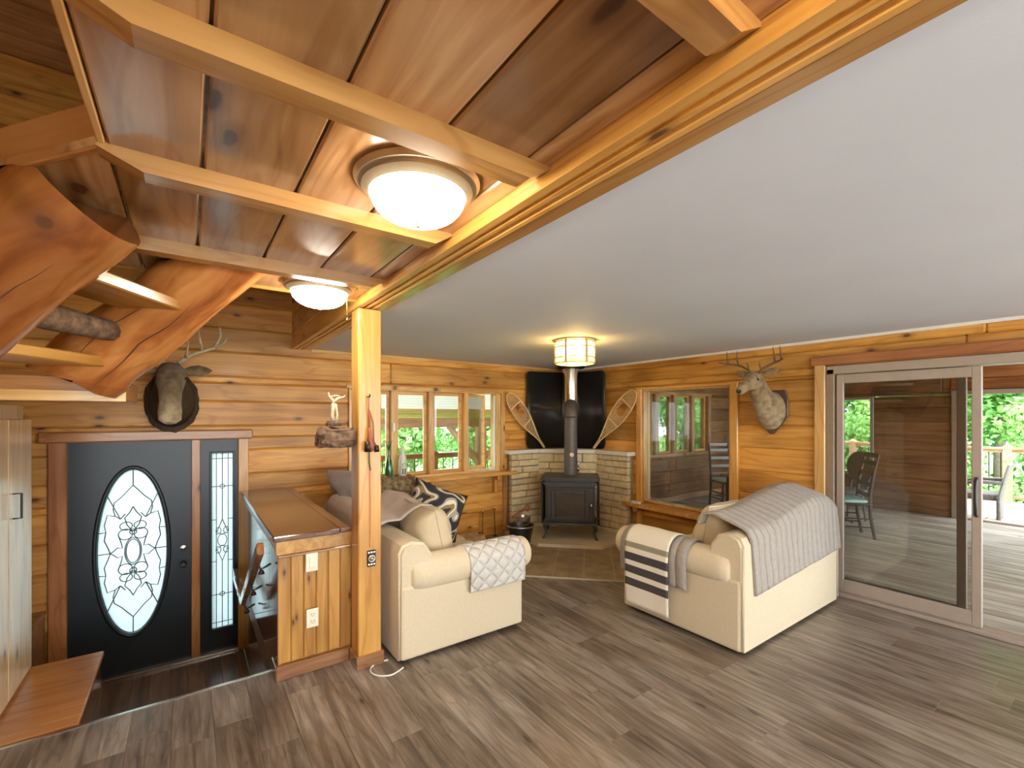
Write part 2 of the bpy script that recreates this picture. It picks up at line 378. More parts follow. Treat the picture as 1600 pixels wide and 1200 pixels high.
def quilt(name, c, lines='diamond', sc=11.0, lo=.72):
    m, t, bs, _ = nt(name)
    co, oi, src = objco(t, (1, 1, 1), False)
    uv = N(t, 'ShaderNodeTexCoord'); sx = N(t, 'ShaderNodeSeparateXYZ'); t.links.new(uv.outputs['UV'], sx.inputs[0])
    def wave(a, b):
        m1 = N(t, 'ShaderNodeMath', operation='MULTIPLY'); m1.inputs[1].default_value = a * sc; t.links.new(sx.outputs[0], m1.inputs[0])
        m2 = N(t, 'ShaderNodeMath', operation='MULTIPLY_ADD'); m2.inputs[1].default_value = b * sc; t.links.new(sx.outputs[1], m2.inputs[0]); t.links.new(m1.outputs[0], m2.inputs[2])
        s = N(t, 'ShaderNodeMath', operation='SINE'); t.links.new(m2.outputs[0], s.inputs[0])
        a_ = N(t, 'ShaderNodeMath', operation='ABSOLUTE'); t.links.new(s.outputs[0], a_.inputs[0])
        p = N(t, 'ShaderNodeMath', operation='POWER'); p.inputs[1].default_value = .45; t.links.new(a_.outputs[0], p.inputs[0]); return p.outputs[0]
    if lines == 'diamond':
        mi = N(t, 'ShaderNodeMath', operation='MULTIPLY'); t.links.new(wave(PI, PI), mi.inputs[0]); t.links.new(wave(PI, -PI), mi.inputs[1]); h = mi.outputs[0]
    else: h = wave(PI, 0)
    n1 = N(t, 'ShaderNodeTexNoise'); n1.inputs['Scale'].default_value = 35; n1.inputs['Detail'].default_value = 4; t.links.new(co, n1.inputs['Vector'])
    r = ramp(t, n1.outputs['Fac'], [(.3, tuple(x * .86 for x in c)), (.7, c)])
    t.links.new(r.outputs[0], bs.inputs['Base Color']); bs.inputs['Roughness'].default_value = .85; bs.inputs['Sheen Weight'].default_value = .15
    ad = N(t, 'ShaderNodeMath', operation='MULTIPLY_ADD'); ad.inputs[1].default_value = .25; t.links.new(n1.outputs['Fac'], ad.inputs[0]); t.links.new(h, ad.inputs[2])
    bump(t, bs, ad.outputs[0], .9, .018)
    return m
M['quilt'] = quilt('grey_white_quilt', (.66, .63, .57), 'diamond', 9.0)
M['quilt2'] = quilt('taupe_quilt', (.40, .355, .305), 'stripe', 12.0)
def frosted(name):
    m, t, bs, out = nt(name); t.nodes.remove(bs)
    tl = N(t, 'ShaderNodeBsdfTranslucent'); tl.inputs[0].default_value = (.56, .63, .655, 1)
    df = N(t, 'ShaderNodeBsdfGlossy'); df.inputs[0].default_value = (.9, .95, .95, 1); df.inputs['Roughness'].default_value = .25
    tp = N(t, 'ShaderNodeBsdfTransparent')
    co, oi, src = objco(t, (1, 1, 1), False)
    n1 = N(t, 'ShaderNodeTexNoise'); n1.inputs['Scale'].default_value = 70; t.links.new(co, n1.inputs['Vector'])
    b = N(t, 'ShaderNodeBump'); b.inputs['Strength'].default_value = .4; b.inputs['Distance'].default_value = .01; t.links.new(n1.outputs['Fac'], b.inputs['Height'])
    t.links.new(b.outputs[0], df.inputs['Normal'])
    m1 = N(t, 'ShaderNodeMixShader'); m1.inputs[0].default_value = .12; t.links.new(tl.outputs[0], m1.inputs[1]); t.links.new(df.outputs[0], m1.inputs[2])
    t.links.new(m1.outputs[0], out.inputs[0]); return m
M['frost'] = frosted('frosted_glass')
def amber(name):
    m, t, bs, out = nt(name); t.nodes.remove(bs)
    tl = N(t, 'ShaderNodeBsdfTranslucent'); tl.inputs[0].default_value = (.85, .56, .20, 1)
    tp = N(t, 'ShaderNodeBsdfTransparent'); tp.inputs[0].default_value = (1, .80, .42, 1)
    m1 = N(t, 'ShaderNodeMixShader'); m1.inputs[0].default_value = .5; t.links.new(tl.outputs[0], m1.inputs[1]); t.links.new(tp.outputs[0], m1.inputs[2])
    t.links.new(m1.outputs[0], out.inputs[0]); return m
M['amber'] = amber('amber_mica_shade')
def roofing(name):
    m, t, bs, out = nt(name); t.nodes.remove(bs)
    tl = N(t, 'ShaderNodeBsdfTranslucent'); tl.inputs[0].default_value = (.50, .50, .46, 1); df = N(t, 'ShaderNodeBsdfDiffuse'); df.inputs[0].default_value = (.7, .7, .66, 1)
    m1 = N(t, 'ShaderNodeMixShader'); m1.inputs[0].default_value = .35; t.links.new(tl.outputs[0], m1.inputs[1]); t.links.new(df.outputs[0], m1.inputs[2]); t.links.new(m1.outputs[0], out.inputs[0]); return m
M['roofing'] = roofing('translucent_white_roofing')

# =================================================================== THE SETTING
WA, WB = 5.12, 4.75            # inner faces of the back log wall (y) and the right log wall (x)
ZC, ZW = 2.30, 2.34            # white ceiling, wooden ceiling
FZ = -0.654                    # sunken entry floor
FE = 3.20                      # edge of the main floor above the entry
XP0, XP1 = .446, .885          # half wall
ROWS = [.097 + .235 * k for k in range(-4, 19)]
MA = basis((0, WA, 0), UX, UZ, -UY)          # wall-local (along, up, out of the wall)
MB = basis((WB, 0, 0), -UY, UZ, -UX)
def plank_wall(parent, mtx, s0, s1, z0, z1, openings, mat, T=.09, bev=.012, maxlen=4.2, rows=ROWS, core=True, proud=.0, name='log_board'):
    zs = [z for z in rows if z0 + .02 < z < z1 - .02]
    edges = [z0] + zs + [z1]; cb = NB()
    for a, b in zip(edges, edges[1:]):
        cuts = sorted({a, b} | {q for o in openings for q in (o[2], o[3]) if a + 1e-4 < q < b - 1e-4})
        for ca, cbz in zip(cuts, cuts[1:]):
            if cbz - ca < .012: continue
            mid = (ca + cbz) / 2; iv = [(s0, s1)]
            for o in openings:
                if o[2] < mid < o[3]:
                    nv = []
                    for p, q in iv:
                        if o[1] <= p or o[0] >= q: nv.append((p, q)); continue
                        if o[0] > p: nv.append((p, o[0]))
                        if o[1] < q: nv.append((o[1], q))
                    iv = nv
            for p, q in iv:
                if q - p < .02: continue
                bx(cb, p, q, ca, cbz, -.16, -T + .01)
                L = q - p; k = max(1, math.ceil(L / maxlen)); cutp = [p]
                for i in range(1, k): cutp.append(p + L * i / k + R.uniform(-.5, .5))
                cutp.append(q)
                for u, v in zip(cutp, cutp[1:]):
                    board(name, v - u - .001, cbz - ca, T, mat, parent, mtx @ Matrix.Translation(((u + v) / 2, (ca + cbz) / 2, R.uniform(-.004, .004) + proud)), min(bev, (cbz - ca) * .3))
    return cb
def wall(name, label, mtx, s0, s1, z0, z1, openings, mat, **k):
    root = new_obj(name, None)
    cb = plank_wall(root, mtx, s0, s1, z0, z1, openings, mat, **k)
    me = to_mesh(cb, name, mat); me.transform(mtx)
    bpy.data.objects.remove(root) if False else None
    core = bpy.data.objects.new(name, me); col.objects.link(core)
    for ch in list(root.children):
        ch.parent = core
    bpy.data.objects.remove(root); core.name = name
    return tag(core, label, 'wall', kind='structure')
# openings: (s0, s1, z0, z1)
DOOR = (-.86, .475, FZ, 1.395)
WIN1 = (1.45, 3.46, .86, 1.915)
wall('wall_back', 'honey pine log wall behind the sofa, front door and stove', MA, -2.0, 4.9, FZ, 4.4, [DOOR, WIN1], M['log'])
WIN2 = (-3.77, -2.57, .50, 1.95)
PAT = (-1.70, .16, 0.0, 2.05)
wall('wall_right', 'honey pine log wall with the deer head, picture window and patio door', MB, -WA, 3.2, 0, ZC + .02, [WIN2, PAT], M['log'])

# ---- floor of vinyl planks running towards the back wall
fl = box('floor', -2.0, WB, -3.2, FE - .02, -.16, -.014, M['floor']); tag(fl, 'grey brown vinyl plank floor of the living room', 'floor', kind='structure')
bf = NB(); bx(bf, XP0, WB, FE - .02, WA, -.16, -.014); fl2 = obj('subfloor', bf, M['floor'], fl)
PW, PL = .176, 1.22
x = -2.0; c = 0
while x < WB:
    w = min(PW, WB - x); y = -3.2 - R.uniform(0, PL); ymax = WA if x + w / 2 > XP0 else FE
    while y < ymax:
        a, b = max(y, -3.2), min(y + PL, ymax)
        if b - a > .04: board('plank', b - a - .0006, w - .0008, .014, M['floor'], fl, basis((x + w / 2, (a + b) / 2, 0), UY, -UX, UZ), .0009)
        y += PL
    x += PW
# ---- sunken entry floor and the nosing strip above it
ff = box('floor_entry', -2.0, XP0 + .06, FE - .1, WA + .1, FZ - .1, FZ - .012, M['foyerfloor']); tag(ff, 'reddish brown plank floor of the sunken entry', 'floor', kind='structure')
x = -2.0
while x < XP0 - .02:
    w = min(.125, XP0 - x); board('plank', WA - FE, w - .0012, .012, M['foyerfloor'], ff, basis((x + w / 2, (WA + FE) / 2, FZ), UY, -UX, UZ), .0016); x += .125
rs = box('trim_1', -2.0, XP0, FE - .02, FE, FZ, -.014, M['darkwood']); tag(rs, 'dark riser board below the floor edge at the entry', 'trim', kind='structure')
box('nosing_strip', -2.0, XP0, FE - .012, FE + .010, -.012, .004, M['nickel'], rs, .002)

# ---- white ceiling
ce = box('ceiling', 1.055, WB + .1, -3.2, WA + .05, ZC, ZC + .1, M['ceiling']); tag(ce, 'smooth white painted ceiling over the sofas', 'ceiling', kind='structure')
cm = NB(); bx(cm, 1.06, WB, WA - .022, WA + .0, ZC - .028, ZC); c1 = obj('trim_2', cm, M['lightpine']); tag(c1, 'pale crown strip where back wall meets white ceiling', 'trim', kind='structure')
cm = NB(); bx(cm, WB - .022, WB, -3.2, WA - .022, ZC - .024, ZC); c2 = obj('trim_3', cm, M['white']); tag(c2, 'white crown strip along the top of the right wall', 'trim', kind='structure')
box('upper_board', -1.0, 3.2, -.001, .001, 0, .001, M['log'], c2) if False else None

# ---- wooden ceiling: planks, ribs, opening to the stairs
OPX, OPY = -.18, 1.64                       # corner of the stair opening
def diag(xx): return OPY + (OPX - xx) * 1.29
cw = NB(); prism(cw, [(.88, -3.2), (.88, 2.93), (-1.9, 2.93), (-1.18, diag(-1.18)), (OPX, OPY), (OPX, -3.2)], ZW + .024, ZW + .11)
cwo = obj('ceiling_wood', cw, M['ceilwood']); tag(cwo, 'varnished knotty pine ceiling with cross ribs', 'ceiling', kind='structure')
xs = [.88, .80, .547, .293, .037, OPX, -.435, -.69, -.95]
for xa, xb in zip(xs[1:], xs):
    g = .0035
    if xa >= OPX - .001:
        for ya, yb in ((-3.2, -.9 + R.uniform(-.4, .4)), (None, 2.93)):
            if ya is None: ya = last
            last = yb
            board('plank', yb - ya - .001, xb - xa - 2 * g, .024, M['ceilwood'], cwo, basis(((xa + xb) / 2, (ya + yb) / 2, ZW), UY, UX, -UZ), .006)
    else:
        bm = NB(); L2 = (2.93 + diag(xb)) / 2; cxm = (xa + xb) / 2
        poly = [(diag(xb) - L2, xb - cxm - g), (2.93 - L2, xb - cxm - g), (2.93 - L2, xa - cxm + g), (min(diag(xa), 2.925) - L2, xa - cxm + g)]
        prism(bm, poly, -.024, 0)
        obj('plank', bm, M['ceilwood'], cwo, mtx=basis((cxm, L2, ZW), UY, UX, -UZ))
def rib(y, x0, cham=True):
    bm = NB(); w = .068; h = .055; x1 = .878
    L = x1 - x0; a, b = -L / 2, L / 2
    prof = [(a, 0), (b, 0), (b, .008), (b - .075, h), (a + .10, h), (a, .012)]
    va = [bm.verts.new((p, -w / 2, q)) for p, q in prof]; vb = [bm.verts.new((p, w / 2, q)) for p, q in prof]
    n = len(prof); bm.faces.new(va[::-1]); bm.faces.new(vb)
    for i in range(n): bm.faces.new((va[i], va[(i + 1) % n], vb[(i + 1) % n], vb[i]))
    obj('rib', bm, M['rib'], cwo, mtx=basis(((x0 + x1) / 2, y + w / 2, ZW), UX, -UY, -UZ))
for y, x0 in ((-1.4, OPX), (-.8, OPX), (-.19, OPX), (.42, OPX), (1.03, OPX), (1.64, OPX - .02), (2.40, -.62)): rib(y, x0)
box('edge_strip', -.80, .878, 2.93, 2.955, ZW - .012, ZW + .16, M['pine'], cwo, .004)
box('edge_strip', OPX - .018, OPX, -3.2, OPY, ZW - .004, ZW + .16, M['lightpine'], cwo, .003)
fd = NB(); bx(fd, 0, 1.62, -.02, 0, 0, .13, .004)
dv = Vector((-.613, .79, 0))
obj('edge_strip', fd, M['step'], cwo, mtx=basis((OPX, OPY, ZW - .006), dv, UZ.cross(dv), UZ))
# ---- beam with stepped mouldings between the two ceilings
bm = NB(); bx(bm, .882, 1.06, -3.2, WA, ZC - .002, ZW + .1, .002); bmo = obj('trim_4', bm, M['pine'])
tag(bmo, 'long orange pine beam with stepped mouldings between wooden and white ceilings', 'beam', kind='structure')
for xa, xb, dz, mt in ((.869, .905, .014, 'pine'), (.908, .922, -.0, 'rib'), (.925, .948, .012, 'pine'), (.951, .965, .003, 'rib'), (.968, .992, .012, 'pine'), (.996, 1.06, .008, 'rib')):
    L = WA + 3.2; board('moulding', L, xb - xa, .02 + dz, M[mt], bmo, basis(((xa + xb) / 2, (WA - 3.2) / 2, ZC - .0 - dz), UY, UX, -UZ), .003)
bm = NB(); bx(bm, .876, .882, -3.2, WA, ZC - .01, ZW + .1); obj('beam_face', bm, M['pine'], bmo)
# upper storey above the entry and stairs
uw = NB(); bx(uw, .90, 1.06, -3.2, WA + .1, ZW + .1, 4.4); bx(uw, -2.1, 1.06, -3.3, -3.2, 2.46, 4.4); bx(uw, -2.1, 1.06, -3.3, WA + .1, 4.4, 4.5)
uo = obj('wall_upper', uw, M['ceilwood']); tag(uo, 'dark wooden walls and roof boards of the stairwell above', 'wall', kind='structure')
y = 2.955; zb = 2.42
for k in range(8): board('log_board', WA - 2.955, .235, .02, M['ceilwood'], uo, basis((.90, (WA + 2.955) / 2, zb + .1175 + .235 * k), UY, UZ, UX), .008) if False else None
for k in range(9):
    board('log_board', WA - 2.955, .233, .024, M['rib'], uo, basis((.876, (WA + 2.955) / 2, ZW + .1 + .1175 + .235 * k), -UY, UZ, -UX), .006)
lw = wall('wall_left', 'log wall on the left side of the entry', basis((-1.9, 0, 0), UY, UZ, UX), -3.2, WA, FZ, 4.4, [], M['log'])
# unseen wall added behind the camera, its wide openings admit fill daylight
wb = NB()
for a, b, z0, z1 in ((-1.9, 4.85, -.1, .12), (-1.9, 4.85, 2.26, 2.46), (-1.9, -1.7, .12, 2.26), (-.15, 0, .12, 2.26), (.98, 1.14, .12, 2.26), (2.85, 3.0, .12, 2.26), (4.7, 4.85, .12, 2.26)): bx(wb, a, b, -3.3, -3.2, z0, z1)
wbo = obj('wall_front_added', wb, M['log']); tag(wbo, 'pine framed open wall added unseen behind the viewer for fill daylight', 'wall', kind='structure')

# ---- support post
po = box('support_post', .876, 1.024, 2.885, 3.035, 0, ZC - .016, M['pine'], bev=.006); tag(po, 'square pale pine post beside the cream sofa', 'post', kind='structure')
_pm = basis(((.876 + 1.024) / 2, 2.96, ZC / 2), UZ, UX, UY); po.data.transform(_pm.inverted()); po.matrix_world = _pm
bm = NB(); bx(bm, .862, 1.038, 2.871, 2.885, 0, .085, .003); bx(bm, .862, .876, 2.885, 3.04, 0, .085, .003); bx(bm, 1.024, 1.038, 2.885, 3.04, 0, .085, .003)
pb = obj('trim_5', bm, M['panel']); tag(pb, 'dark skirting around the foot of the pine post', 'baseboard', kind='structure')

# ---- half wall with beadboard
HZ = .80
hw = box('wall_partition', XP0 + .02, XP1, 3.075, WA, FZ, HZ, M['bead']); tag(hw, 'low beadboard half wall between entry and sofa', 'wall', kind='structure')
nb = 6; bwid = (XP1 - XP0) / nb
for i in range(nb):
    board('beadboard', HZ - .09, bwid - .002, .016, M['bead'], hw, basis((XP0 + bwid * (i + .5), 3.06, (HZ + .09) / 2 - .002), UZ, UX, -UY) @ Matrix.Identity(4), .005)
BW = (WA - 3.062) / 52; bm = NB(); Lb = HZ - FZ
pr_ = [(-BW / 2, -.02)] + [((-.5 + k / 6) * BW * .97, -.0002 + .0002 * (1 - (2 * k / 6 - 1) ** 2)) for k in range(7)] + [(BW / 2, -.02)]
va = [bm.verts.new((-Lb / 2, a, b)) for a, b in pr_]; vb = [bm.verts.new((Lb / 2, a, b)) for a, b in pr_]
for a in range(len(pr_) - 1): bm.faces.new((va[a], va[a + 1], vb[a + 1], vb[a]))
bm.faces.new(va); bm.faces.new(vb[::-1]); bead_me = to_mesh(bm, 'beadboard', M['panel'], 25)
for k in range(52): new_obj('beadboard', bead_me, hw, mtx=basis((XP0, 3.062 + BW * (k + .5), (HZ + FZ) / 2), UZ, UY, -UX))
bm = NB(); bx(bm, XP0 - .012, XP1, 3.045, 3.062, HZ - .045, HZ + .045, .004); bx(bm, XP0 - .012, XP0, 3.062, WA, HZ - .02, HZ + .045, .003); obj('cap_moulding', bm, M['bead'], hw)
bm = NB(); bx(bm, XP0 - .004, XP1 - .001, 3.038, 3.062, HZ - .062, HZ - .045, .004); obj('cap_moulding', bm, M['panel'], hw)
bm = NB(); bx(bm, XP0 - .03, .80, 3.01, WA, HZ + .045, HZ + .078, .006); obj('cap', bm, M['darkwood'], hw)
bm = NB(); bx(bm, .803, .874, 3.03, WA, HZ + .045, HZ + .072, .006); obj('cap', bm, M['darkwood'], hw)
bm = NB(); bx(bm, XP0 - .012, .862, 3.035, 3.06, 0, .085, .004); bx(bm, XP0 - .014, XP0, 3.04, 3.20, -.02, .085, .003)
b1 = obj('baseboard_partition', bm, M['panel']); tag(b1, 'reddish brown baseboard of the half wall', 'baseboard', kind='structure')

# ---- front door with sidelight
dr = thing('door_1', 'charcoal front door with oval leaded glass and a narrow sidelight', 'door', kind='structure')
DX0, DX1, SX0, SX1 = -.80, .037, .095, .405
DT, DB_ = 1.385, FZ + .02
def dpt(px, py): return on(px, py, y=WA + .02)
def panel_with_hole(bm, x0, x1, z0, z1, hole, y0, y1):
    n = len(hole); 
    for yy, fl_ in ((y0, 0), (y1, 1)):
        out = []
        for hx, hz in hole:
            cx_, cz_ = (x0 + x1) / 2, (z0 + z1) / 2
            dx, dz = hx - OC[0], hz - OC[1]
            t = min(((x1 if dx > 0 else x0) - OC[0]) / dx if abs(dx) > 1e-6 else 1e9, ((z1 if dz > 0 else z0) - OC[1]) / dz if abs(dz) > 1e-6 else 1e9)
            out.append((OC[0] + dx * t, OC[1] + dz * t))
        vo = [bm.verts.new((p, yy, q)) for p, q in out]; vi = [bm.verts.new((p, yy, q)) for p, q in hole]
        for i in range(n):
            j = (i + 1) % n; bm.faces.new((vo[i], vo[j], vi[j], vi[i]) if not fl_ else (vi[i], vi[j], vo[j], vo[i]))
            if abs(out[i][0] - out[j][0]) > 1e-5 and abs(out[i][1] - out[j][1]) > 1e-5:
                cxx = x1 if max(out[i][0], out[j][0]) > x1 - 1e-4 else x0; czz = z1 if max(out[i][1], out[j][1]) > z1 - 1e-4 else z0
                bm.faces.new((vo[i], vo[j], bm.verts.new((cxx, yy, czz))))
        if yy == y0: keep = vi
    for i in range(n): bm.faces.new((keep[i], keep[(i + 1) % n], vi[(i + 1) % n], vi[i]))
p = dpt(208, 861); OC = (p.x, p.z)
ORX, ORZ = (dpt(263, 861).x - dpt(153, 861).x) / 2, (dpt(208, 732).z - dpt(208, 989).z) / 2
oval = [(OC[0] + ORX * math.cos(a), OC[1] + ORZ * math.sin(a)) for a in [2 * PI * k / 48 for k in range(48)]]
bm = NB(); panel_with_hole(bm, DX0, DX1, DB_, DT, oval, WA + .015, WA + .06); leafd = obj('door_leaf', bm, M['doorpaint'], dr, smooth=30)
bm = NB(); tube(bm, [(OC[0] + (ORX + .014) * math.cos(a), WA + .013, OC[1] + (ORZ + .014) * math.sin(a)) for a in [2 * PI * k / 64 for k in range(64)]], .016, 8, closed=True, flat=1); obj('oval_moulding', bm, M['doorpaint'], leafd, smooth=True)
bm = NB(); vv = [bm.verts.new((a * 1.005, WA + .03, b)) for a, b in oval]; vv2 = [bm.verts.new((a, WA + .036, b)) for a, b in oval]; bm.faces.new(vv); bm.faces.new(vv2[::-1])
gl1 = obj('oval_glass', bm, M['frost'], leafd)
def came(bm, pts, closed=False, r=.0045):
    tube(bm, [(OC[0] + a * ORX, WA + .027, OC[1] + b * ORZ) for a, b in pts], r, 5, closed=closed)
def arc(cx_, cz_, rx, rz, a0, a1, n=12): return [(cx_ + rx * math.cos(math.radians(a0 + (a1 - a0) * i / n)), cz_ + rz * math.sin(math.radians(a0 + (a1 - a0) * i / n))) for i in range(n + 1)]
bm = NB()
came(bm, arc(0, 0, .99, .99, 0, 360, 48))
for s in (-1, 1):
    came(bm, [(0, s * .99), (0, s * .80)])
    for q in (-1, 1):
        came(bm, [(0, s * .80), (q * .10, s * .76), (q * .34, s * .66), (q * .53, s * .60), (q * .56, s * .52), (q * .50, s * .44), (q * .36, s * .40)])
        came(bm, [(q * .36, s * .40), (q * .72, s * .69)])
        came(bm, [(0, s * .54), (q * .10, s * .47), (q * .24, s * .41), (q * .17, s * .32), (0, s * .24)])
        came(bm, [(q * .36, s * .40), (q * .22, s * .46)])
        came(bm, [(q * .50, s * .44), (q * .72, s * .46), (q * .80, s * .34), (q * .76, s * .26), (q * .96, s * .25)])
        came(bm, [(q * .76, s * .26), (q * .80, s * .16), (q * .70, s * .07), (q * .64, 0)])
        came(bm, arc(q * .22, s * .21, .20, .065, 0, 360, 14)); came(bm, arc(q * .20, s * .31, .18, .05, 0, 360, 12))
        came(bm, [(q * .42, s * .21), (q * .34, s * .12), (q * .30, s * .05), (q * .44, s * .06), (q * .56, s * .02), (q * .64, 0)])
    came(bm, arc(0, s * .235, .10, .035, 0, 360, 12))
for q in (-1, 1): came(bm, [(q * .64, 0), (q * .99, 0)])
came(bm, arc(0, 0, .20, .145, 0, 360, 20)); came(bm, arc(0, 0, .24, .165, 0, 360, 20))
obj('leaded_pattern', bm, M['lead'], gl1)
# sidelight
p0, p1 = on(331, 709, y=WA), on(364, 980, y=WA); gx0, gx1, gz0, gz1 = p0.x, p1.x, p1.z + .02, p0.z
bm = NB()
for a in ((SX0, gx0, DB_, DT), (gx1, SX1, DB_, DT), (gx0, gx1, DB_, gz0), (gx0, gx1, gz1, DT)): bx(bm, a[0], a[1], WA + .015, WA + .06, a[2], a[3])
sl = obj('sidelight_leaf', bm, M['doorpaint'], dr)
bm = NB()
for a in ((gx0 - .018, gx0, gz0 - .018, gz1 + .018), (gx1, gx1 + .018, gz0 - .018, gz1 + .018), (gx0, gx1, gz0 - .018, gz0), (gx0, gx1, gz1, gz1 + .018)): bx(bm, a[0], a[1], WA + .002, WA + .03, a[2], a[3], .004)
obj('sidelight_moulding', bm, M['doorpaint'], sl)
bm = NB(); bx(bm, gx0, gx1, WA + .03, WA + .036, gz0, gz1); g2 = obj('sidelight_glass', bm, M['frost'], sl)
bm = NB(); gw = gx1 - gx0; gc = (gx0 + gx1) / 2; gm = (gz0 + gz1) / 2; gh = gz1 - gz0
def cs(pts, closed=False): tube(bm, [(gc + a * gw, WA + .027, gm + b * gh) for a, b in pts], .0038, 5, closed=closed)
for a in (-.28, .28): cs([(a, -.5), (a, .5)])
cs([(0, .5), (0, .12)]); cs([(0, -.5), (0, -.12)])
for b in (-.47, .47, .31, -.31, .12, -.12): cs([(-.5, b), (-.28 if abs(b) < .2 else .5, b)]); cs([(.28, b), (.5, b)])
for b in (-.31, .31): cs(arc(0, b, .12, .012, 0, 360, 10))
cs(arc(0, 0, .22, .035, 0, 360, 14)); cs([(0, .12), (.25, .05), (0, .03)]); cs([(0, .12), (-.25, .05), (0, .03)]); cs([(0, -.12), (.25, -.05), (0, -.03)]); cs([(0, -.12), (-.25, -.05), (0, -.03)])
for s in (-1, 1):
    for q in (-1, 1): cs(arc(q * .18, s * .055, .12, .02, 0, 360, 10))
obj('leaded_pattern', bm, M['lead'], g2)
bm = NB(); lathe(bm, [(0, 0), (.022, .0), (.024, .008), (.012, .02), (.012, .035), (.026, .05), (.028, .065), (.018, .08), (0, .082)], 18)
obj('door_knob', bm, M['black'], leafd, mtx=basis((DX1 - .065, WA + .015, on(289, 880, y=WA).z), UX, UZ, -UY), smooth=40)
bm = NB(); lathe(bm, [(0, 0), (.024, .0), (.024, .012), (.01, .016), (0, .016)], 18); obj('deadbolt', bm, M['nickel'], leafd, mtx=basis((DX1 - .065, WA + .015, on(289, 880, y=WA).z + .14), UX, UZ, -UY), smooth=40)
bm = NB(); bx(bm, DX0 - .105, DX0 + .004, WA - .03, WA + .1, FZ, DT + .005, .006); obj('casing', bm, M['redlog'], dr)
bm = NB(); bx(bm, DX1 - .004, SX0 + .004, WA - .012, WA + .1, FZ, DT, .004); obj('casing', bm, M['step'], dr)
bm = NB(); bx(bm, SX1 - .004, SX1 + .085, WA - .03, WA + .1, FZ, DT + .005, .006); obj('casing', bm, M['pine'], dr)
bm = NB(); bx(bm, DX0 - .16, SX1 + .12, WA - .05, WA + .1, DT - .006, DT + .085, .012); obj('head_casing', bm, M['step'], dr)
bm = NB(); bx(bm, DX0 - .1, SX1 + .08, WA - .02, WA + .1, FZ, FZ + .024, .004); obj('threshold', bm, M['nickel'], dr)

# ---- four-light casement window in the back wall
w1 = thing('window_1', 'four-light pine casement window looking onto the porch', 'window', kind='structure')
mul = [1.48, 1.962, 2.437, 2.93, 3.43]; Z0, Z1 = .885, 1.895
bm = NB(); bx(bm, 1.45, 3.46, WA - .015, WA + .14, Z1, 1.918, .003); bx(bm, 1.45, 3.46, WA - .01, WA + .14, .858, Z0, .003)
obj('frame_rail', bm, M['lightpine'], w1)
bm = NB(); bx(bm, 1.42, 3.50, WA - .022, WA - .0, Z1 + .01, Z1 + .055, .005); obj('head_casing', bm, M['lightpine'], w1)
for i, xx in enumerate(mul):
    wdt = .033; box('mullion', xx - wdt, xx + wdt, WA - .018, WA + .14, Z0, Z1, M['lightpine'], w1, .005)
bm = NB(); bx(bm, 3.463, 3.53, WA - .03, WA, .86, Z1 + .02, .005); obj('side_casing', bm, M['lightpine'], w1)
def sash(par, xa, xb, za, zb, mtx=None, fw=.038, gm_='glass'):
    bm = NB()
    for a in ((xa, xa + fw, za, zb), (xb - fw, xb, za, zb), (xa + fw, xb - fw, za, za + fw), (xa + fw, xb - fw, zb - fw, zb)): bx(bm, a[0], a[1], -.022, .022, a[2], a[3], .004)
    s = obj('sash', bm, M['pine'], par, mtx=mtx)
    bm = NB(); bx(bm, xa + fw - .004, xb - fw + .004, -.003, .003, za + fw - .004, zb - fw + .004); obj('pane', bm, M[gm_], s)
    return s
for i in range(3): sash(w1, mul[i] + .034, mul[i + 1] - .034, Z0 + .002, Z1 - .002, basis((0, WA + .06, 0), UX, UY, UZ))
a = mul[3] + .034; b = mul[4] - .034; th = math.radians(24)
sash(w1, 0, b - a, Z0 + .002, Z1 - .002, basis((a, WA + .07, 0), Vector((math.cos(th), math.sin(th), 0)), Vector((-math.sin(th), math.cos(th), 0)), UZ))
bm = NB(); bx(bm, b - .014, b, WA + .01, WA + .04, Z0 + .01, Z1 - .01, .003); bx(bm, a, b, WA + .01, WA + .035, Z0, Z0 + .012, .003); obj('sash_stop', bm, M['white'], w1)
bm = NB(); bx(bm, b - .12, b - .03, WA - .03, WA + .02, Z0 - .008, Z0 + .006, .003); obj('crank', bm, M['white'], w1)
bm = NB(); bx(bm, mul[1] - .024, mul[1] + .006, WA - .04, WA - .018, 1.42, 1.52, .005); obj('alarm_sensor', bm, M['white'], w1)
sl1 = box('trim_6', 1.30, 3.62, WA - .20, WA, .815, .858, M['pine'], bev=.006); tag(sl1, 'deep pine sill shelf under the casement window', 'sill', kind='structure')
for px_ in (2.40, 3.36):
    bm = NB(); bx(bm, px_ - .035, px_ + .035, WA - .15, WA, .755, .815, .005); bx(bm, px_ - .025, px_ + .025, WA - .07, WA, .58, .755, .005); obj('bracket', bm, M['pine'], sl1)
bm = NB(); bx(bm, 3.50, 3.56, WA - .025, WA, 0, .815, .005); t7 = obj('trim_7', bm, M['step']); tag(t7, 'vertical pine strip beside the stone surround', 'trim', kind='structure')

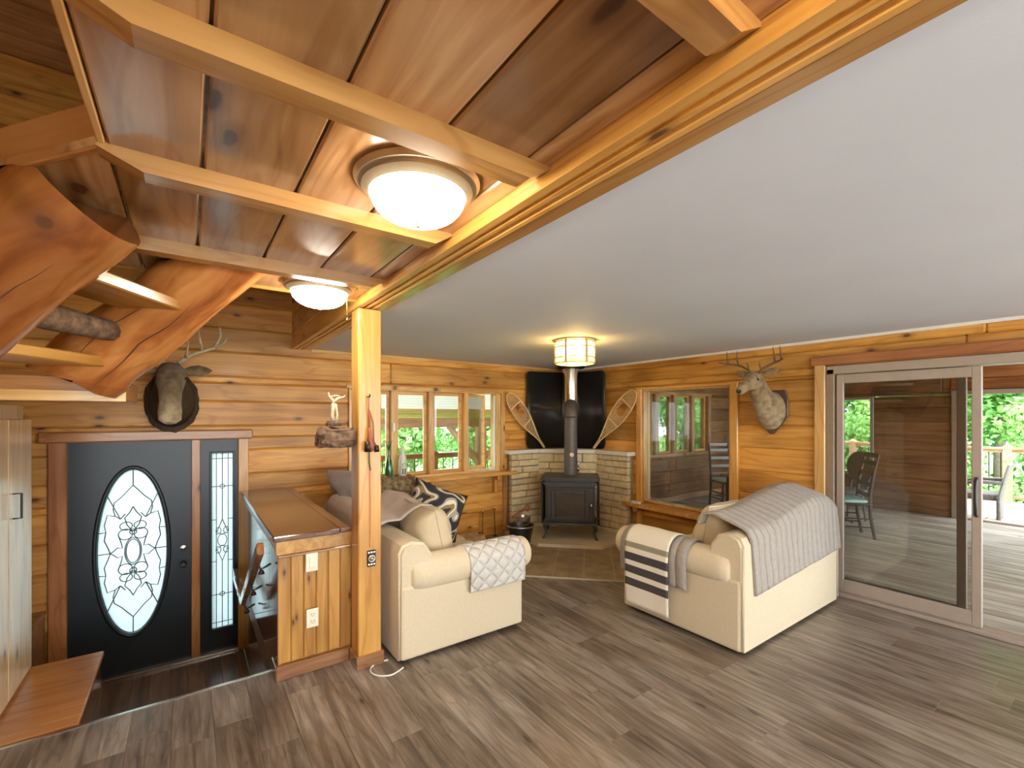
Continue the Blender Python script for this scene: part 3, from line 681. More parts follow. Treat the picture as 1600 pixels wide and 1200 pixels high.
# ---- picture window in the right wall
w2 = thing('window_2', 'large fixed picture window into the sunroom', 'window', kind='structure')
YA, YB = 2.59, 3.75; V0, V1 = .51, 1.93
for a, b in ((YA - .085, YA), (YB, YB + .085)): box('side_casing', WB - .035, WB + .02, a, b, V0 - .02, V1 + .02, M['pine'], w2, .006)
box('head_casing', WB - .03, WB + .02, YA - .085, YB + .085, V1, V1 + .03, M['lightpine'], w2, .004)
bm = NB()
for a in ((YA, YA + .022, V0, V1), (YB - .022, YB, V0, V1), (YA + .022, YB - .022, V0, V0 + .022), (YA + .022, YB - .022, V1 - .022, V1)): bx(bm, WB - .01, WB + .12, a[0], a[1], a[2], a[3], .003)
obj('window_frame', bm, M['lightpine'], w2)
bm = NB(); bx(bm, WB + .05, WB + .058, YA + .02, YB - .02, V0 + .02, V1 - .02); obj('pane', bm, M['glass_dark'], w2)
s2 = box('trim_8', WB - .17, WB, 2.40, 3.97, V0 - .062, V0 - .018, M['pine'], bev=.006); tag(s2, 'pine sill shelf under the picture window', 'sill', kind='structure')
for yy in (2.62, 3.78):
    bm = NB(); bx(bm, WB - .13, WB, yy - .035, yy + .035, V0 - .12, V0 - .062, .005); bx(bm, WB - .06, WB, yy - .025, yy + .025, V0 - .29, V0 - .12, .005); obj('bracket', bm, M['pine'], s2)
sn = box('alarm_sensor', WB - .15, WB - .1, 3.70, 3.82, V0 - .0175, V0 + .012, M['white'], bev=.004); tag(sn, 'small white box on the picture window sill', 'sensor')

# ---- sliding patio door
pd = thing('door_2', 'tan framed sliding patio door standing open', 'door', kind='structure')
YJ = 1.66; YE = -.16; PT = 2.02
box('jamb', WB - .03, WB + .14, YJ - .03, YJ + .035, 0, PT, M['vinylwin'], pd, .004)
box('jamb', WB - .03, WB + .14, YE - .035, YE + .03, 0, PT, M['alu'], pd, .004)
box('head', WB - .03, WB + .14, YE - .03, YJ + .03, PT - .045, PT + .03, M['alu'], pd, .004)
bm = NB(); bx(bm, WB - .04, WB + .14, YE, YJ + .03, 0, .03, .004)
for xx in (WB + .01, WB + .06): bx(bm, xx - .004, xx + .004, YE, YJ, .03, .05)
obj('track', bm, M['alu'], pd)
def slider(y0, y1, xx, sw, mt, gm_):
    bm = NB()
    for a in ((y0, y0 + sw, .04, PT - .05), (y1 - sw, y1, .04, PT - .05), (y0 + sw, y1 - sw, .04, .15), (y0 + sw, y1 - sw, PT - .13, PT - .05)): bx(bm, xx - .017, xx + .017, a[0], a[1], a[2], a[3], .004)
    s = obj('sliding_panel', bm, M[mt], pd); bm = NB(); bx(bm, xx - .003, xx + .003, y0 + sw - .004, y1 - sw + .004, .146, PT - .126); obj('pane', bm, M[gm_], s); return s
sA = slider(.70, 1.62, WB + .01, .055, 'alu', 'glass_dark')
sB = slider(.79, 1.655, WB + .06, .055, 'alu', 'glass')
bm = NB(); tube(bm, [(WB - .01, .728, .86), (WB - .045, .728, .88), (WB - .05, .728, .95), (WB - .05, .728, 1.05), (WB - .045, .728, 1.12), (WB - .01, .728, 1.14)], .011, 8); obj('pull_handle', bm, M['black'], sA, smooth=True)
box('side_casing', WB - .045, WB + .0, YJ + .035, YJ + .125, 0, PT + .12, M['lightpine'], pd, .008)
box('head_casing', WB - .05, WB + .0, YE - .2, YJ + .16, PT + .032, PT + .125, M['redlog'], pd, .015)

# =================================================================== SUNROOM, DECK AND GARDEN
SX = 9.8
sf = box('floor_sunroom', WB + .1, SX + .1, -2.2, 5.2, -.12, -.03, M['deck']); tag(sf, 'grey brown board floor of the sunroom', 'floor', kind='structure')
x = WB + .1
while x < SX:
    w = min(.14, SX + .1 - x); board('deck_board', 7.4, w - .006, .03, M['deck'], sf, basis((x + w / 2, 1.5, -.002), UY, -UX, UZ), .004); x += .14
MS = basis((SX, 0, 0), -UY, UZ, -UX)
wall('wall_sunroom_right', 'brown log wall pier between the sunroom openings', MS, -5.2, 2.2, -.1, 2.55, [(-4.7, -2.78, .55, 1.94), (-1.78, .9, 0, 1.93)], M['darklog'], T=.06)
wall('wall_sunroom_back', 'brown log back wall of the sunroom', basis((0, 5.2, 0), UX, UZ, -UY), WB + .15, SX, -.1, 2.55, [(6.25, 8.72, .87, 2.03)], M['darklog'], T=.06)
sc_ = box('ceiling_sunroom', WB + .14, SX + .3, -2.2, 5.4, 2.5, 2.6, M['darklog']); tag(sc_, 'dark board ceiling of the sunroom', 'ceiling', kind='structure')
bm = NB(); bx(bm, SX - .05, SX, -.9, 1.78, 1.93, 2.0, .004); hd = obj('trim_9', bm, M['alu']); tag(hd, 'header above the sunroom deck opening', 'trim', kind='structure')
for k in range(3): board('header_board', 2.7, .17, .02, M['redlog'], hd, MS @ Matrix.Translation((-.44, 2.09 + .175 * k, .022)), .006)
bm = NB(); bx(bm, WB + .4, SX - .4, 5.17, 5.2, 0, .09, .004); bb = obj('baseboard_sunroom', bm, M['porchwood']); tag(bb, 'pale baseboard along the sunroom back wall', 'baseboard', kind='structure')
w3 = thing('window_3', 'four-light window in the sunroom back wall', 'window', kind='structure')
ms = [6.30, 6.95, 7.50, 8.08, 8.66]
bm = NB(); bx(bm, 6.22, 8.74, 5.17, 5.34, 2.0, 2.05); bx(bm, 6.22, 8.74, 5.15, 5.34, .85, .90); obj('frame_rail', bm, M['porchwood'], w3)
for i, xx in enumerate(ms): box('mullion', xx - .05, xx + .05, 5.17, 5.34, .90, 2.0, M['porchwood'], w3, .005)
for i in range(4): sash(w3, ms[i] + .05, ms[i + 1] - .05, .90, 2.0, basis((0, 5.26, 0), UX, UY, UZ))
w4 = thing('window_4', 'wide screened opening of the sunroom facing the railing', 'window', kind='structure')
bm = NB()
for a in ((2.78, 2.83, .55, 1.94), (4.65, 4.70, .55, 1.94), (2.83, 4.65, .55, .6), (2.83, 4.65, 1.89, 1.94)): bx(bm, SX - .02, SX + .1, a[0], a[1], a[2], a[3], .004)
obj('window_frame', bm, M['alu'], w4); box('pane', SX + .03, SX + .036, 2.83, 4.65, .6, 1.89, M['glass'], w4)
d3 = thing('door_3', 'open glass door frame from sunroom to deck', 'door', kind='structure')
bm = NB(); bx(bm, SX - .03, SX + .12, 1.70, 1.78, -.03, 1.93, .004); bx(bm, SX - .03, SX + .12, -.9, 1.70, -.04, .03, .004); obj('door_frame', bm, M['alu'], d3)
so = box('wall_outlet', 5.92, 5.99, 5.185, 5.205, .33, .45, M['white'], bev=.003); tag(so, 'white outlet plate low on the sunroom back wall', 'outlet')

dk = box('floor_deck', SX + .1, 12.95, -4, 7.6, -.2, -.1, M['outdeck']); tag(dk, 'pale weathered deck outside the sunroom', 'deck', kind='structure')
y = -4
while y < 7.5: board('deck_board', 12.95 - SX - .1, .134, .03, M['outdeck'], dk, basis(((12.95 + SX + .1) / 2, y + .07, -.06), UX, UY, UZ), .004); y += .145
def railing(name, label, A, B, z0, h, posts, step=.125, cat='railing', rm='porchwood', pm='porchwood'):
    rt = thing(name, label, cat, kind=None); A = Vector(A); B = Vector(B); d = B - A; L = d.length; d.normalize(); s = Vector((-d.y, d.x, 0))
    for off, hh, ww in ((h, .04, .13), (h - .06, .07, .04), (.09, .05, .04)):
        bm = NB(); bx(bm, 0, L, -ww / 2, ww / 2, 0, hh, .004); obj('rail', bm, M[rm], rt, mtx=basis((A.x, A.y, z0 + off), d, s, UZ))
    pm_ = to_mesh(bx(NB(), -.06, .06, -.06, .06, 0, h + .04, .006), 'post', M[pm]); cm_ = to_mesh(lathe(NB(), [(0, .07), (.03, .055), (.085, .02), (.085, 0), (0, 0)], 4), 'post_cap', M[pm])
    for q in posts:
        p_ = A + d * q; o_ = new_obj('post', pm_, rt, loc=(p_.x, p_.y, z0)); new_obj('post_cap', cm_, o_, loc=(0, 0, h + .04), rot=(0, 0, PI / 4))
    bmh = to_mesh(bx(NB(), -.008, .008, -.008, .008, .1, h - .03), 'baluster', M['black']); q = step
    while q < L:
        if min([abs(q - w) for w in posts] + [9]) > .08: p_ = A + d * q; new_obj('baluster', bmh, rt, loc=(p_.x, p_.y, z0))
        q += step
    return rt
railing('deck_railing', 'tan deck railing with black balusters beyond the sunroom', (12.7, -3.5, 0), (12.7, 7.4, 0), -.06, 1.02, (.1, 2.55, 5.03, 7.5, 9.95, 10.8), .16)
# porch outside the back wall
pf = box('floor_porch', -2.5, 9.8, 5.4, 8.0, -.62, -.5, M['outdeck']); tag(pf, 'pale porch floor outside the casement window', 'porch', kind='structure')
for k in range(18): board('deck_board', 12.3, .134, .03, M['outdeck'], pf, basis((3.65, 5.5 + .145 * k, -.47), UX, UY, UZ), .004)
railing('porch_railing', 'dark porch railing seen through the casement window', (-2.4, 7.85, 0), (9.7, 7.85, 0), -.47, 1.33, (.06, 6.2, 12.0), .2, rm='darklog', pm='darklog')
pr = thing('porch_roof', 'sloping boarded porch roof carried by brown timber posts', 'roof')
n = 20
for k in range(n):
    u0 = k / n; y0 = 5.6 + 2.4 * u0; z0 = 2.42 - .86 * u0; dvv = Vector((0, 2.4, -.86)).normalized()
    board('roof_board', 7.6, .122, .03, M['roofing' if k < 16 else 'lightpine' if k < 18 else 'pine'], pr, basis((5.0, y0 + .06, z0 - .03), UX, -dvv, (UX.cross(-dvv))), .006)
box('eave_beam', 1.2, 8.8, 7.62, 7.78, 1.39, 1.56, M['porchwood'], pr, .01)
for xx in (1.5, 4.75, 8.3):
    box('roof_post', xx - .09, xx + .09, 7.62, 7.78, -.47, 1.39, M['porchwood'], pr, .01)
    for s in (-1, 1):
        bm = NB(); tube(bm, [(xx + s * .07, 7.70, .70), (xx + s * .72, 7.70, 1.41)], .065, 4); obj('brace', bm, M['porchwood'], pr)
tc = box('floor_terrace_added', -8, 12, -16, -3.3, -.35, -.2, M['white']); tag(tc, 'pale slab added unseen behind the viewer to bounce neutral light', 'terrace', kind='structure')  # out-of-view slab added so bounce light through the rear openings stays neutral
gd = box('floor_lawn', -40, 60, -40, 60, -1.9, -1.6, M['grass']); tag(gd, 'green lawn around the house', 'lawn', kind='structure')
def crown_mesh(seed, mat, n, rx, rz, ls):
    r = random.Random(seed); verts = []; faces = []
    cl = [(r.uniform(-1, 1) * rx * .7, r.uniform(-1, 1) * rx * .7, r.uniform(-.85, .9) * rz, r.uniform(.35, .6) * rx) for _ in range(16)]
    for i in range(n):
        c_ = cl[r.randrange(len(cl))]; d = Vector((r.gauss(0, 1), r.gauss(0, 1), r.gauss(0, 1))).normalized() * c_[3] * r.uniform(.6, 1.05)
        p_ = Vector(c_[:3]) + d; nn = (d.normalized() + Vector((r.gauss(0, .5), r.gauss(0, .5), r.gauss(0, .5)))).normalized(); s, t_ = frame_of(nn)
        a = r.uniform(0, 6.28); s, t_ = s * math.cos(a) + t_ * math.sin(a), t_ * math.cos(a) - s * math.sin(a); l = ls * r.uniform(.6, 1.3); b0 = len(verts)
        verts += [p_ - s * l, p_ + t_ * l * .5 - nn * l * .1, p_ + s * l, p_ - t_ * l * .5 - nn * l * .1]; faces.append((b0, b0 + 1, b0 + 2, b0 + 3))
    me = bpy.data.meshes.new('foliage'); me.from_pydata([tuple(v) for v in verts], [], faces); me.materials.append(mat); return me
crowns = [crown_mesh(3, M['leaf'], 16000, 2.1, 3.2, .105), crown_mesh(4, M['leaf2'], 16000, 1.9, 3.6, .10), crown_mesh(5, M['leaf'], 9000, 1.2, 1.5, .085)]
def trunk_mesh(mat, h, r0):
    bm = NB(); tube(bm, [(0, 0, 0), (.05, .02, h * .4), (-.04, .05, h * .75), (.02, 0, h)], [r0, r0 * .8, r0 * .6, r0 * .3], 9); return to_mesh(bm, 'trunk', mat, True)
trk = [trunk_mesh(M['trunk'], 5.0, .16), trunk_mesh(M['birch'], 6.5, .10), trunk_mesh(M['trunk'], 2.4, .1)]
tl = ['bushy light green maple tree beyond the deck and porch', 'tall dense dark green tree with slim white trunk beyond the deck and porch', 'low rounded green shrub at the edge of the lawn']
tspots = []
rr = random.Random(21)
ordn = ['first', 'second', 'third', 'fourth', 'fifth']
kinds = ['light green maple', 'white-trunked dark tree']
for row, pts in (('beyond the deck railing, {} from left in the near row', [(17.6, 11.6, 0), (19.8, 8.4, 1), (18.2, 5.4, 0), (18.6, 2.4, 0), (18.4, -.8, 1)]),
                 ('beyond the deck railing, {} from left in the back row', [(22.6, 15.2, 0), (24.0, 10.5, 0), (23.5, 5.6, 1), (22.8, 2.2, 1)]),
                 ('beyond the porch railing, {} from left in the near row', [(1.8, 14.6, 0), (5.6, 14.2, 1), (9.4, 14.8, 0), (13.2, 14.4, 1), (17.0, 15.6, 0)]),
                 ('beyond the porch railing, {} from left in the back row', [(4.0, 20.0, 1), (8.6, 20.0, 0), (13.4, 20.0, 1), (18.4, 20.6, 0)])):
    for k, (tx, ty, kd) in enumerate(pts): tspots.append((tx, ty, kd, kinds[kd] + ' ' + row.format(ordn[k])))
for tx, ty, lb in ((15.3, 4.6, 'low rounded shrub outside the deck railing, left of the pair'), (15.3, .8, 'low rounded shrub outside the deck railing, right of the pair'), (4.0, 10.8, 'low rounded shrub below the porch railing, left of the pair'), (7.6, 10.8, 'low rounded shrub below the porch railing, right of the pair')): tspots.append((tx, ty, 2, lb))
for (tx, ty, kd, lb) in tspots:
    tr_ = thing('shrub' if kd == 2 else 'tree', lb, 'shrub' if kd == 2 else 'tree', (tx, ty, -1.6), rr.uniform(0, 6.28), ['maples beyond the railings', 'white trunked trees beyond the railings', 'shrubs along the lawn'][kd])
    new_obj('trunk', trk[kd], tr_); new_obj('foliage', crowns[kd], tr_, loc=(0, 0, [4.2, 4.6, 1.7][kd]))

# ---- sunroom furniture
def ladder_chair(name, label, loc, rz):
    t = thing(name, label, 'chair', loc, rz, 'ladder-back chairs in the sunroom')
    cw_ = M['chairwood']
    for s in (-1, 1):
        bm = NB(); tube(bm, [(s * .20, .20, 0), (s * .20, .205, .45)], .021, 6); obj('leg', bm, cw_, t)
        bm = NB(); tube(bm, [(s * .19, -.25, 0), (s * .19, -.20, .3), (s * .19, -.20, .55), (s * .185, -.24, .85), (s * .18, -.30, 1.10)], [.019, .021, .021, .02, .017], 6); obj('leg', bm, cw_, t)
    for z, yy in ((.56, -.20), (.70, -.215), (.84, -.24), (.98, -.27), (1.08, -.295)):
        bm = NB(); bx(bm, -.18, .18, yy - .009, yy + .009, z - .032, z + .032, .006); obj('slat', bm, cw_, t)
    bm = NB(); bx(bm, -.22, .22, -.21, .23, .43, .465, .01); obj('seat_frame', bm, cw_, t)
    bm = NB(); sup(bm, 0, .01, .48, .21, .21, .03, .5, .35); obj('seat_cushion', bm, M['teal'], t, smooth=True)
    for z in (.15, .26):
        for s in (-1, 1): bm = NB(); tube(bm, [(s * .195, -.23, z), (s * .20, .2, z)], .011, 6); obj('stretcher', bm, cw_, t)
    bm = NB(); tube(bm, [(-.195, 0, .2), (.195, 0, .2)], .011, 6); obj('stretcher', bm, cw_, t)
    return t
ladder_chair('ladder_back_chair', 'dark ladder-back chair with pale teal seat behind the patio glass', (7.25, 2.36, 0), math.radians(38))
ladder_chair('ladder_back_chair', 'dark ladder-back chair seen through the picture window', (7.75, 4.3, 0), math.radians(150))
tb = thing('patio_table', 'dark dining table with glossy top in the sunroom', 'table', (7.0, 3.25, 0))
bm = NB(); bx(bm, -.55, .55, -.45, .45, .70, .74, .012); obj('tabletop', bm, M['tabletop'], tb)
bm = NB(); bx(bm, -.48, .48, -.38, .38, .62, .70); obj('apron', bm, M['chairwood'], tb)
for a in (-1, 1):
    for b in (-1, 1): bm = NB(); bx(bm, a * .46 - .03, a * .46 + .03, b * .36 - .03, b * .36 + .03, 0, .62, .005); obj('leg', bm, M['chairwood'], tb)
rc = thing('round_back_chair', 'round-backed wicker chair behind the sunroom table', 'chair', (8.35, 2.72, 0), math.radians(60))
bm = NB(); lathe(bm, [(0, -.02), (.24, -.015), (.25, 0), (.24, .015), (0, .02)], 28); obj('backrest', bm, M['wicker'], rc, mtx=basis((0, -.24, .80), UX, UZ, -UY), smooth=40)
bm = NB(); lathe(bm, [(0, .40), (.25, .40), (.27, .43), (.25, .47), (0, .48)], 24); obj('seat', bm, M['wicker'], rc, smooth=40)
for a in (45, 135, 225, 315): bm = NB(); q = math.radians(a); tube(bm, [(.24 * math.cos(q), .24 * math.sin(q), 0), (.2 * math.cos(q), .2 * math.sin(q), .41)], .017, 7); obj('leg', bm, M['chairwood'], rc)
for s in (-.15, .15): bm = NB(); tube(bm, [(s, -.2, .44), (s, -.25, .66)], .014, 6); obj('back_support', bm, M['chairwood'], rc)
p = on(1548, 806, z=-.03)
ac = thing('deck_armchair', 'grey high-backed armchair out on the deck', 'chair', (SX + .70, 1.60, -.06), math.radians(4))
bm = NB(); loft(bm, [((0, -.26, .05), UZ, UY, .30, .03), ((0, -.25, .35), UZ, UY, .31, .035), ((0, -.30, .62), UZ, UY, .31, .03), ((0, -.36, .9), UZ, UY, .29, .025)], 20); obj('backrest', bm, M['wicker'], ac, smooth=50)
bm = NB(); sup(bm, 0, .0, .38, .28, .27, .06, .4, .35); obj('seat', bm, M['wicker'], ac, smooth=True)
for s in (-1, 1):
    bm = NB(); tube(bm, [(s * .30, .24, 0), (s * .31, .22, .55), (s * .31, .0, .62), (s * .30, -.28, .62)], .03, 8); obj('armrest', bm, M['wicker'], ac, smooth=True)
    bm = NB(); tube(bm, [(s * .28, -.25, 0), (s * .29, -.25, .4)], .025, 8); obj('leg', bm, M['wicker'], ac, smooth=True)

# =================================================================== STAIRS, CABINET, ENTRY
ls = thing('log_staircase', 'heavy log staircase with thick half-log stringers rising to the ceiling', 'staircase')
def stringer(a, b, r, seed, ext):
    a, b = Vector(a), Vector(b); ax = (b - a).normalized(); bm = NB(); s = ax.cross(UZ).normalized(); t_ = s.cross(ax).normalized()
    n = 16; seg = 22; rings = []
    for i in range(n + 1):
        u = i / n; c_ = a.lerp(b, u); rg = []
        for k in range(seg):
            q = 2 * PI * k / seg; rr_ = r * (1.10 - .12 * u) * (1 + .10 * noise.noise(Vector((math.cos(q) * 1.2 + seed, math.sin(q) * 1.2, u * 2.6))) + .05 * noise.noise(Vector((math.cos(q) * 3, math.sin(q) * 3 + seed, u * 7))))
            flat = .92 if True else 1
            rg.append(c_ + s * rr_ * math.cos(q) * .95 + t_ * rr_ * math.sin(q))
        rings.append(rg)
    for i in range(n + 1):
        for k in range(seg):
            v = rings[i][k]
            if i == n:                       # cut level under the ceiling
                dz = (ZW - .001 - v.z) / ax.z; v = v + ax * max(-.2, min(dz, ext))
                if v.z > ZW - .001: v.z = ZW - .001
            elif v.z > ZW - .001: v.z = ZW - .001
            rings[i][k] = v
    # first ring cut level on the landing
    rings[0] = [v + ax * ((a.z - v.z) / ax.z) * .55 for v in rings[0]]
    V = [[bm.verts.new(v) for v in rg] for rg in rings]
    for A, B in zip(V, V[1:]):
        for k in range(seg): bm.faces.new((A[k], A[(k + 1) % seg], B[(k + 1) % seg], B[k]))
    bm.faces.new(V[0][::-1]); bm.faces.new(V[-1])
    mid = (a + b) / 2; mt = basis(mid, ax, s, ax.cross(s)); o = obj('stringer', bm, M['stair_log'], ls, mtx=Matrix.Identity(4), smooth=50)
    o.data.transform(mt.inverted()); o.matrix_local = mt
    vw = Vector((0, 0, EYE)) - mid; q0 = math.atan2(vw.dot(t_), vw.dot(s))
    for dq, u0, u1 in ((-.35, .08, .86), (.45, .2, .7)):
        k0 = (q0 + dq) / (2 * PI) * seg; pts = []
        for i in range(int(u0 * n), int(u1 * n) + 1):
            kk = k0 + .45 * noise.noise(Vector((i * .35, seed, dq * 5))); a_ = int(math.floor(kk)) % seg; pts.append(rings[i][a_].lerp(rings[i][(a_ + 1) % seg], kk - math.floor(kk)))
        m_ = len(pts); cb_ = NB(); tube(cb_, pts, [.0034 * math.sin(PI * (k + .6) / (m_ + .2)) for k in range(m_)], 6); c_o = obj('crack', cb_, M['crack'], o); c_o.data.transform(mt.inverted())
    return o
stringer((-.44, 3.13, 1.80), (.13, 2.70, 2.36), .165, 1.0, .16)
stringer((-.92, 2.45, 1.70), (-.27, 2.04, 2.33), .19, 5.0, .0)
for u, rd in ((.12, 0), (.40, 1), (.66, 0)):
    A = Vector((-.82, 2.50, 1.80)).lerp(Vector((-.26, 2.10, 2.30)), u); B = Vector((-.44, 3.10, 1.80)).lerp(Vector((.10, 2.70, 2.30)), u)
    bm = NB()
    if rd: tube(bm, [A.lerp(B, q) for q in (.12, .4, .7, .93)], [.05, .055, .05, .048], 10); obj('rung', bm, M['bark'], ls, smooth=True)
    else:
        d = (B - A).normalized(); L = (B - A).length; s = UZ.cross(d).normalized(); bx(bm, .05, L - .05, -.13, .13, -.025, .025, .006); obj('tread', bm, M['bead'], ls, mtx=basis(A, d, s, d.cross(s)))
ld = box('stair_landing', -1.86, -.27, 3.14, 3.92, 1.685, 1.80, M['step'], bev=.005); tag(ld, 'orange wooden stair landing shelf above the cabinet', 'landing')
box('landing_edge', -1.86, -.262, 3.12, 3.14, 1.675, 1.73, M['lightpine'], ld, .003)

cb = thing('tall_cabinet', 'tall pale wood cabinet with dark bar handle beside the entry steps', 'cabinet', (-.82, 0, 0))
box('cabinet_body', -1.02, -.022, 2.75, 4.13, .035, 1.665, M['cabinet'], cb, .004)
for a, b in ((3.19, 3.64), (3.652, 4.105)):
    d_ = NB(); bx(d_, -.78, .78, -(b - a) / 2, (b - a) / 2, -.02, 0, .003)
    dd = obj('door', d_, M['cabinet'], cb, mtx=basis((0, (a + b) / 2, .76), UZ, UY, -UX) if False else basis((0, (a + b) / 2, .78 + .02), UZ, UY, -UX) @ Matrix.Translation((0, 0, -.0)))
    bm = NB(); yy = -(b - a) / 2 + .07; tube(bm, [(.36, yy, 0), (.36, yy, -.055), (.22, yy, -.055), (.22, yy, 0)], .006, 6)
    bm2 = bm
    obj('handle', bm, M['black'], dd, mtx=Matrix.Identity(4))
box('base_trim', -1.02, -.0, 2.75, 4.13, .001, .035, M['mantel'], cb, .002)
pl = thing('entry_step', 'orange wooden step platform beside the sunken entry', 'step')
box('step_top', -1.84, -.46, FE + .035, 4.14, -.032, -.0, M['step'], pl, .006)
box('step_side', -.50, -.475, FE + .05, 4.12, FZ, -.032, M['panel'], pl)
box('step_front', -1.84, -.50, FE + .05, FE + .075, FZ, -.032, M['step'], pl)
bl = thing('wood_box', 'reddish wood box ledge left of the front door', 'box')
box('box_body', -1.84, -.915, 4.45, WA - .04, FZ, .03, M['redlog'], bl, .004); box('box_lid', -1.84, -.91, 4.43, WA - .04, .03, .055, M['darkwood'], bl, .004)

hr = thing('handrail', 'stained wood handrail on dark iron brackets beside the half wall', 'handrail')
hx = .36; ha, hb, hc = Vector((hx, 3.12, .80)), Vector((hx, 4.15, .14)), Vector((hx, 4.95, .14))
def bar(A, B, w, h, mat, par, nm):
    d = (B - A).normalized(); L = (B - A).length; s = d.cross(UZ).normalized(); bm = NB(); bx(bm, 0, L, -w / 2, w / 2, -h / 2, h / 2, .008); return obj(nm, bm, mat, par, mtx=basis(A, d, s, s.cross(d)))
bar(ha, hb, .04, .075, M['panel'], hr, 'rail'); bar(hb, hc, .04, .075, M['panel'], hr, 'rail')
for P_ in (ha.lerp(hb, .12), ha.lerp(hb, .52), ha.lerp(hb, .94)):
    bm = NB(); tube(bm, [(hx, P_.y, P_.z - .035), (hx + .015, P_.y, P_.z - .085), (hx + .045, P_.y, P_.z - .075), (XP0 - .012, P_.y, P_.z - .06)], .007, 7); lathe(bm, [(0, 0), (.02, 0), (.012, .02), (0, .03)], 8, (hx + .02, P_.y, P_.z - .115)); obj('bracket', bm, M['darkmetal'], hr, smooth=True)

# ---- switch and outlet on the beadboard
def plate(name, label, cat, px, py, kind):
    p_ = on(px, py, y=3.046); t = thing(name, label, cat, (p_.x, 3.045, p_.z))
    box('cover_plate', -.036, .036, -.007, -.0, -.058, .058, M['ivory'], t, .003)
    if kind == 's': box('rocker', -.017, .017, -.012, -.007, -.034, .034, M['ivory'], t, .002)
    else:
        for s in (-1, 1):
            box('socket', -.017, .017, -.010, -.007, s * .022 - .015, s * .022 + .015, M['ivory'], t, .004)
            bm = NB()
            for dx in (-.007, .007): bx(bm, dx - .0013, dx + .0013, -.0108, -.0095, s * .022 - .002, s * .022 + .008)
            bx(bm, -.002, .002, -.0108, -.0095, s * .022 - .010, s * .022 - .006); obj('slots', bm, M['slot'], t)
plate('light_switch', 'ivory rocker light switch on the beadboard half wall', 'switch', 487, 878, 's')
plate('power_outlet', 'ivory double power outlet low on the beadboard half wall', 'outlet', 488, 965, 'o')

# ---- bark shelf, antler figurine, leather pouch and bell plate on the post
bs_ = thing('bark_shelf', 'rough bark-covered slab shelf fixed to the pine post', 'shelf', (.874, 2.96, 1.41))
bm = NB(); r_ = random.Random(4); bx(bm, -.225, 0, -.07, .07, 0, .115, .03, 3); bmesh.ops.subdivide_edges(bm, edges=bm.edges[:], cuts=2, use_grid_fill=True)
for v in bm.verts: v.co += Vector((1, 1, 1)) * .022 * noise.noise(v.co * 28) * (0 if v.co.x > -.01 else 1); v.co.x = min(v.co.x, 0)
obj('slab', bm, M['bark'], bs_)
af = thing('antler_figurine', 'small pale antler figurine standing on the bark shelf', 'figurine', (.745, 2.95, 1.555)); af.scale = (.82, .82, .82)
bm = NB(); lathe(bm, [(0, -.022), (.055, -.022), (.06, 0), (.05, .018), (0, .02)], 12); obj('base', bm, M['bark'], af)
bm = NB(); tube(bm, [(0, 0, .015), (-.012, 0, .06), (-.006, 0, .11), (-.004, 0, .155)], [.02, .013, .016, .014], 8); tube(bm, [(.02, 0, .015), (.026, 0, .06), (.02, 0, .10), (.012, 0, .15)], [.014, .008, .009, .008], 7); obj('stem', bm, M['antler_pale'], af, smooth=True)
bm = NB(); tube(bm, [(-.004, 0, .15), (-.01, 0, .18), (-.035, 0, .205), (-.04, 0, .235)], [.015, .011, .007, .003], 7); tube(bm, [(0, 0, .16), (.03, 0, .19), (.07, 0, .20), (.085, 0, .215)], [.014, .01, .007, .003], 7); tube(bm, [(-.03, 0, .2), (.02, 0, .212), (.05, 0, .2)], .006, 6); obj('tines', bm, M['antler_pale'], af, smooth=True)
def pp(px, py, off=0.0): return on(px, py, y=2.885 - off)
pc = thing('leather_pouch', 'red brown leather pouch hanging from a hook on the pine post', 'pouch')
bm = NB(); q0 = pp(576, 620, .02); tube(bm, [q0 + Vector((0, .02, 0)), q0 + Vector((0, -.02, 0)), q0 + Vector((0, -.025, .015))], .005, 6); obj('hook', bm, M['black'], pc)
bm = NB(); tube(bm, [pp(576, 620, .022), pp(576, 650, .018), pp(577, 668, .02)], .0042, 6); tube(bm, [pp(577, 640, .022), pp(583, 660, .02), pp(584, 690, .03), pp(590, 700, .03)], .0045, 6); tube(bm, [pp(578, 645, .022), pp(578, 670, .02), pp(574, 692, .03)], .0045, 6); obj('strap', bm, M['leather'], pc, smooth=True)
c0 = pp(577, 668, .03); c1_ = pp(580, 704, .035)
bm = NB(); tube(bm, [c0, c0.lerp(c1_, .4), c0.lerp(c1_, .8), c1_], [.012, .022, .034, .03], 10, flat=.6); obj('pouch_body', bm, M['leather'], pc, smooth=True)
bm = NB(); tube(bm, [pp(575, 690, .035), pp(575, 706, .035)], [.02, .022], 10); tube(bm, [pp(588, 696, .03), pp(589, 706, .03)], [.014, .016], 10); obj('pouch_base', bm, M['darkmetal'], pc, smooth=True)
bm = NB(); tube(bm, [pp(577, 706, .02), pp(577, 722, .015), pp(579, 735, .012)], .0035, 6); obj('lower_strap', bm, M['black'], pc)
pcd = obj('pull_cord', (lambda b: (tube(b, [pp(578, 736, .008), pp(579, 800, .006), pp(579, 855, .012)], .0028, 6), b)[1])(NB()), M['cord']); tag(pcd, 'thin orange cord running down the pine post', 'cord')
q = pp(580, 872); bp = thing('bell_plate', 'ornate bronze bell plate with round boss low on the pine post', 'bell plate', (q.x, 2.884, q.z))
box('back_plate', -.028, .028, -.008, 0, -.052, .052, M['darkmetal'], bp, .004)
bm = NB(); tube(bm, [(.019 * math.cos(a), -.012, .019 * math.sin(a)) for a in [2 * PI * k / 20 for k in range(20)]], .005, 6, closed=True); obj('ring', bm, M['nickel'], bp, smooth=True)
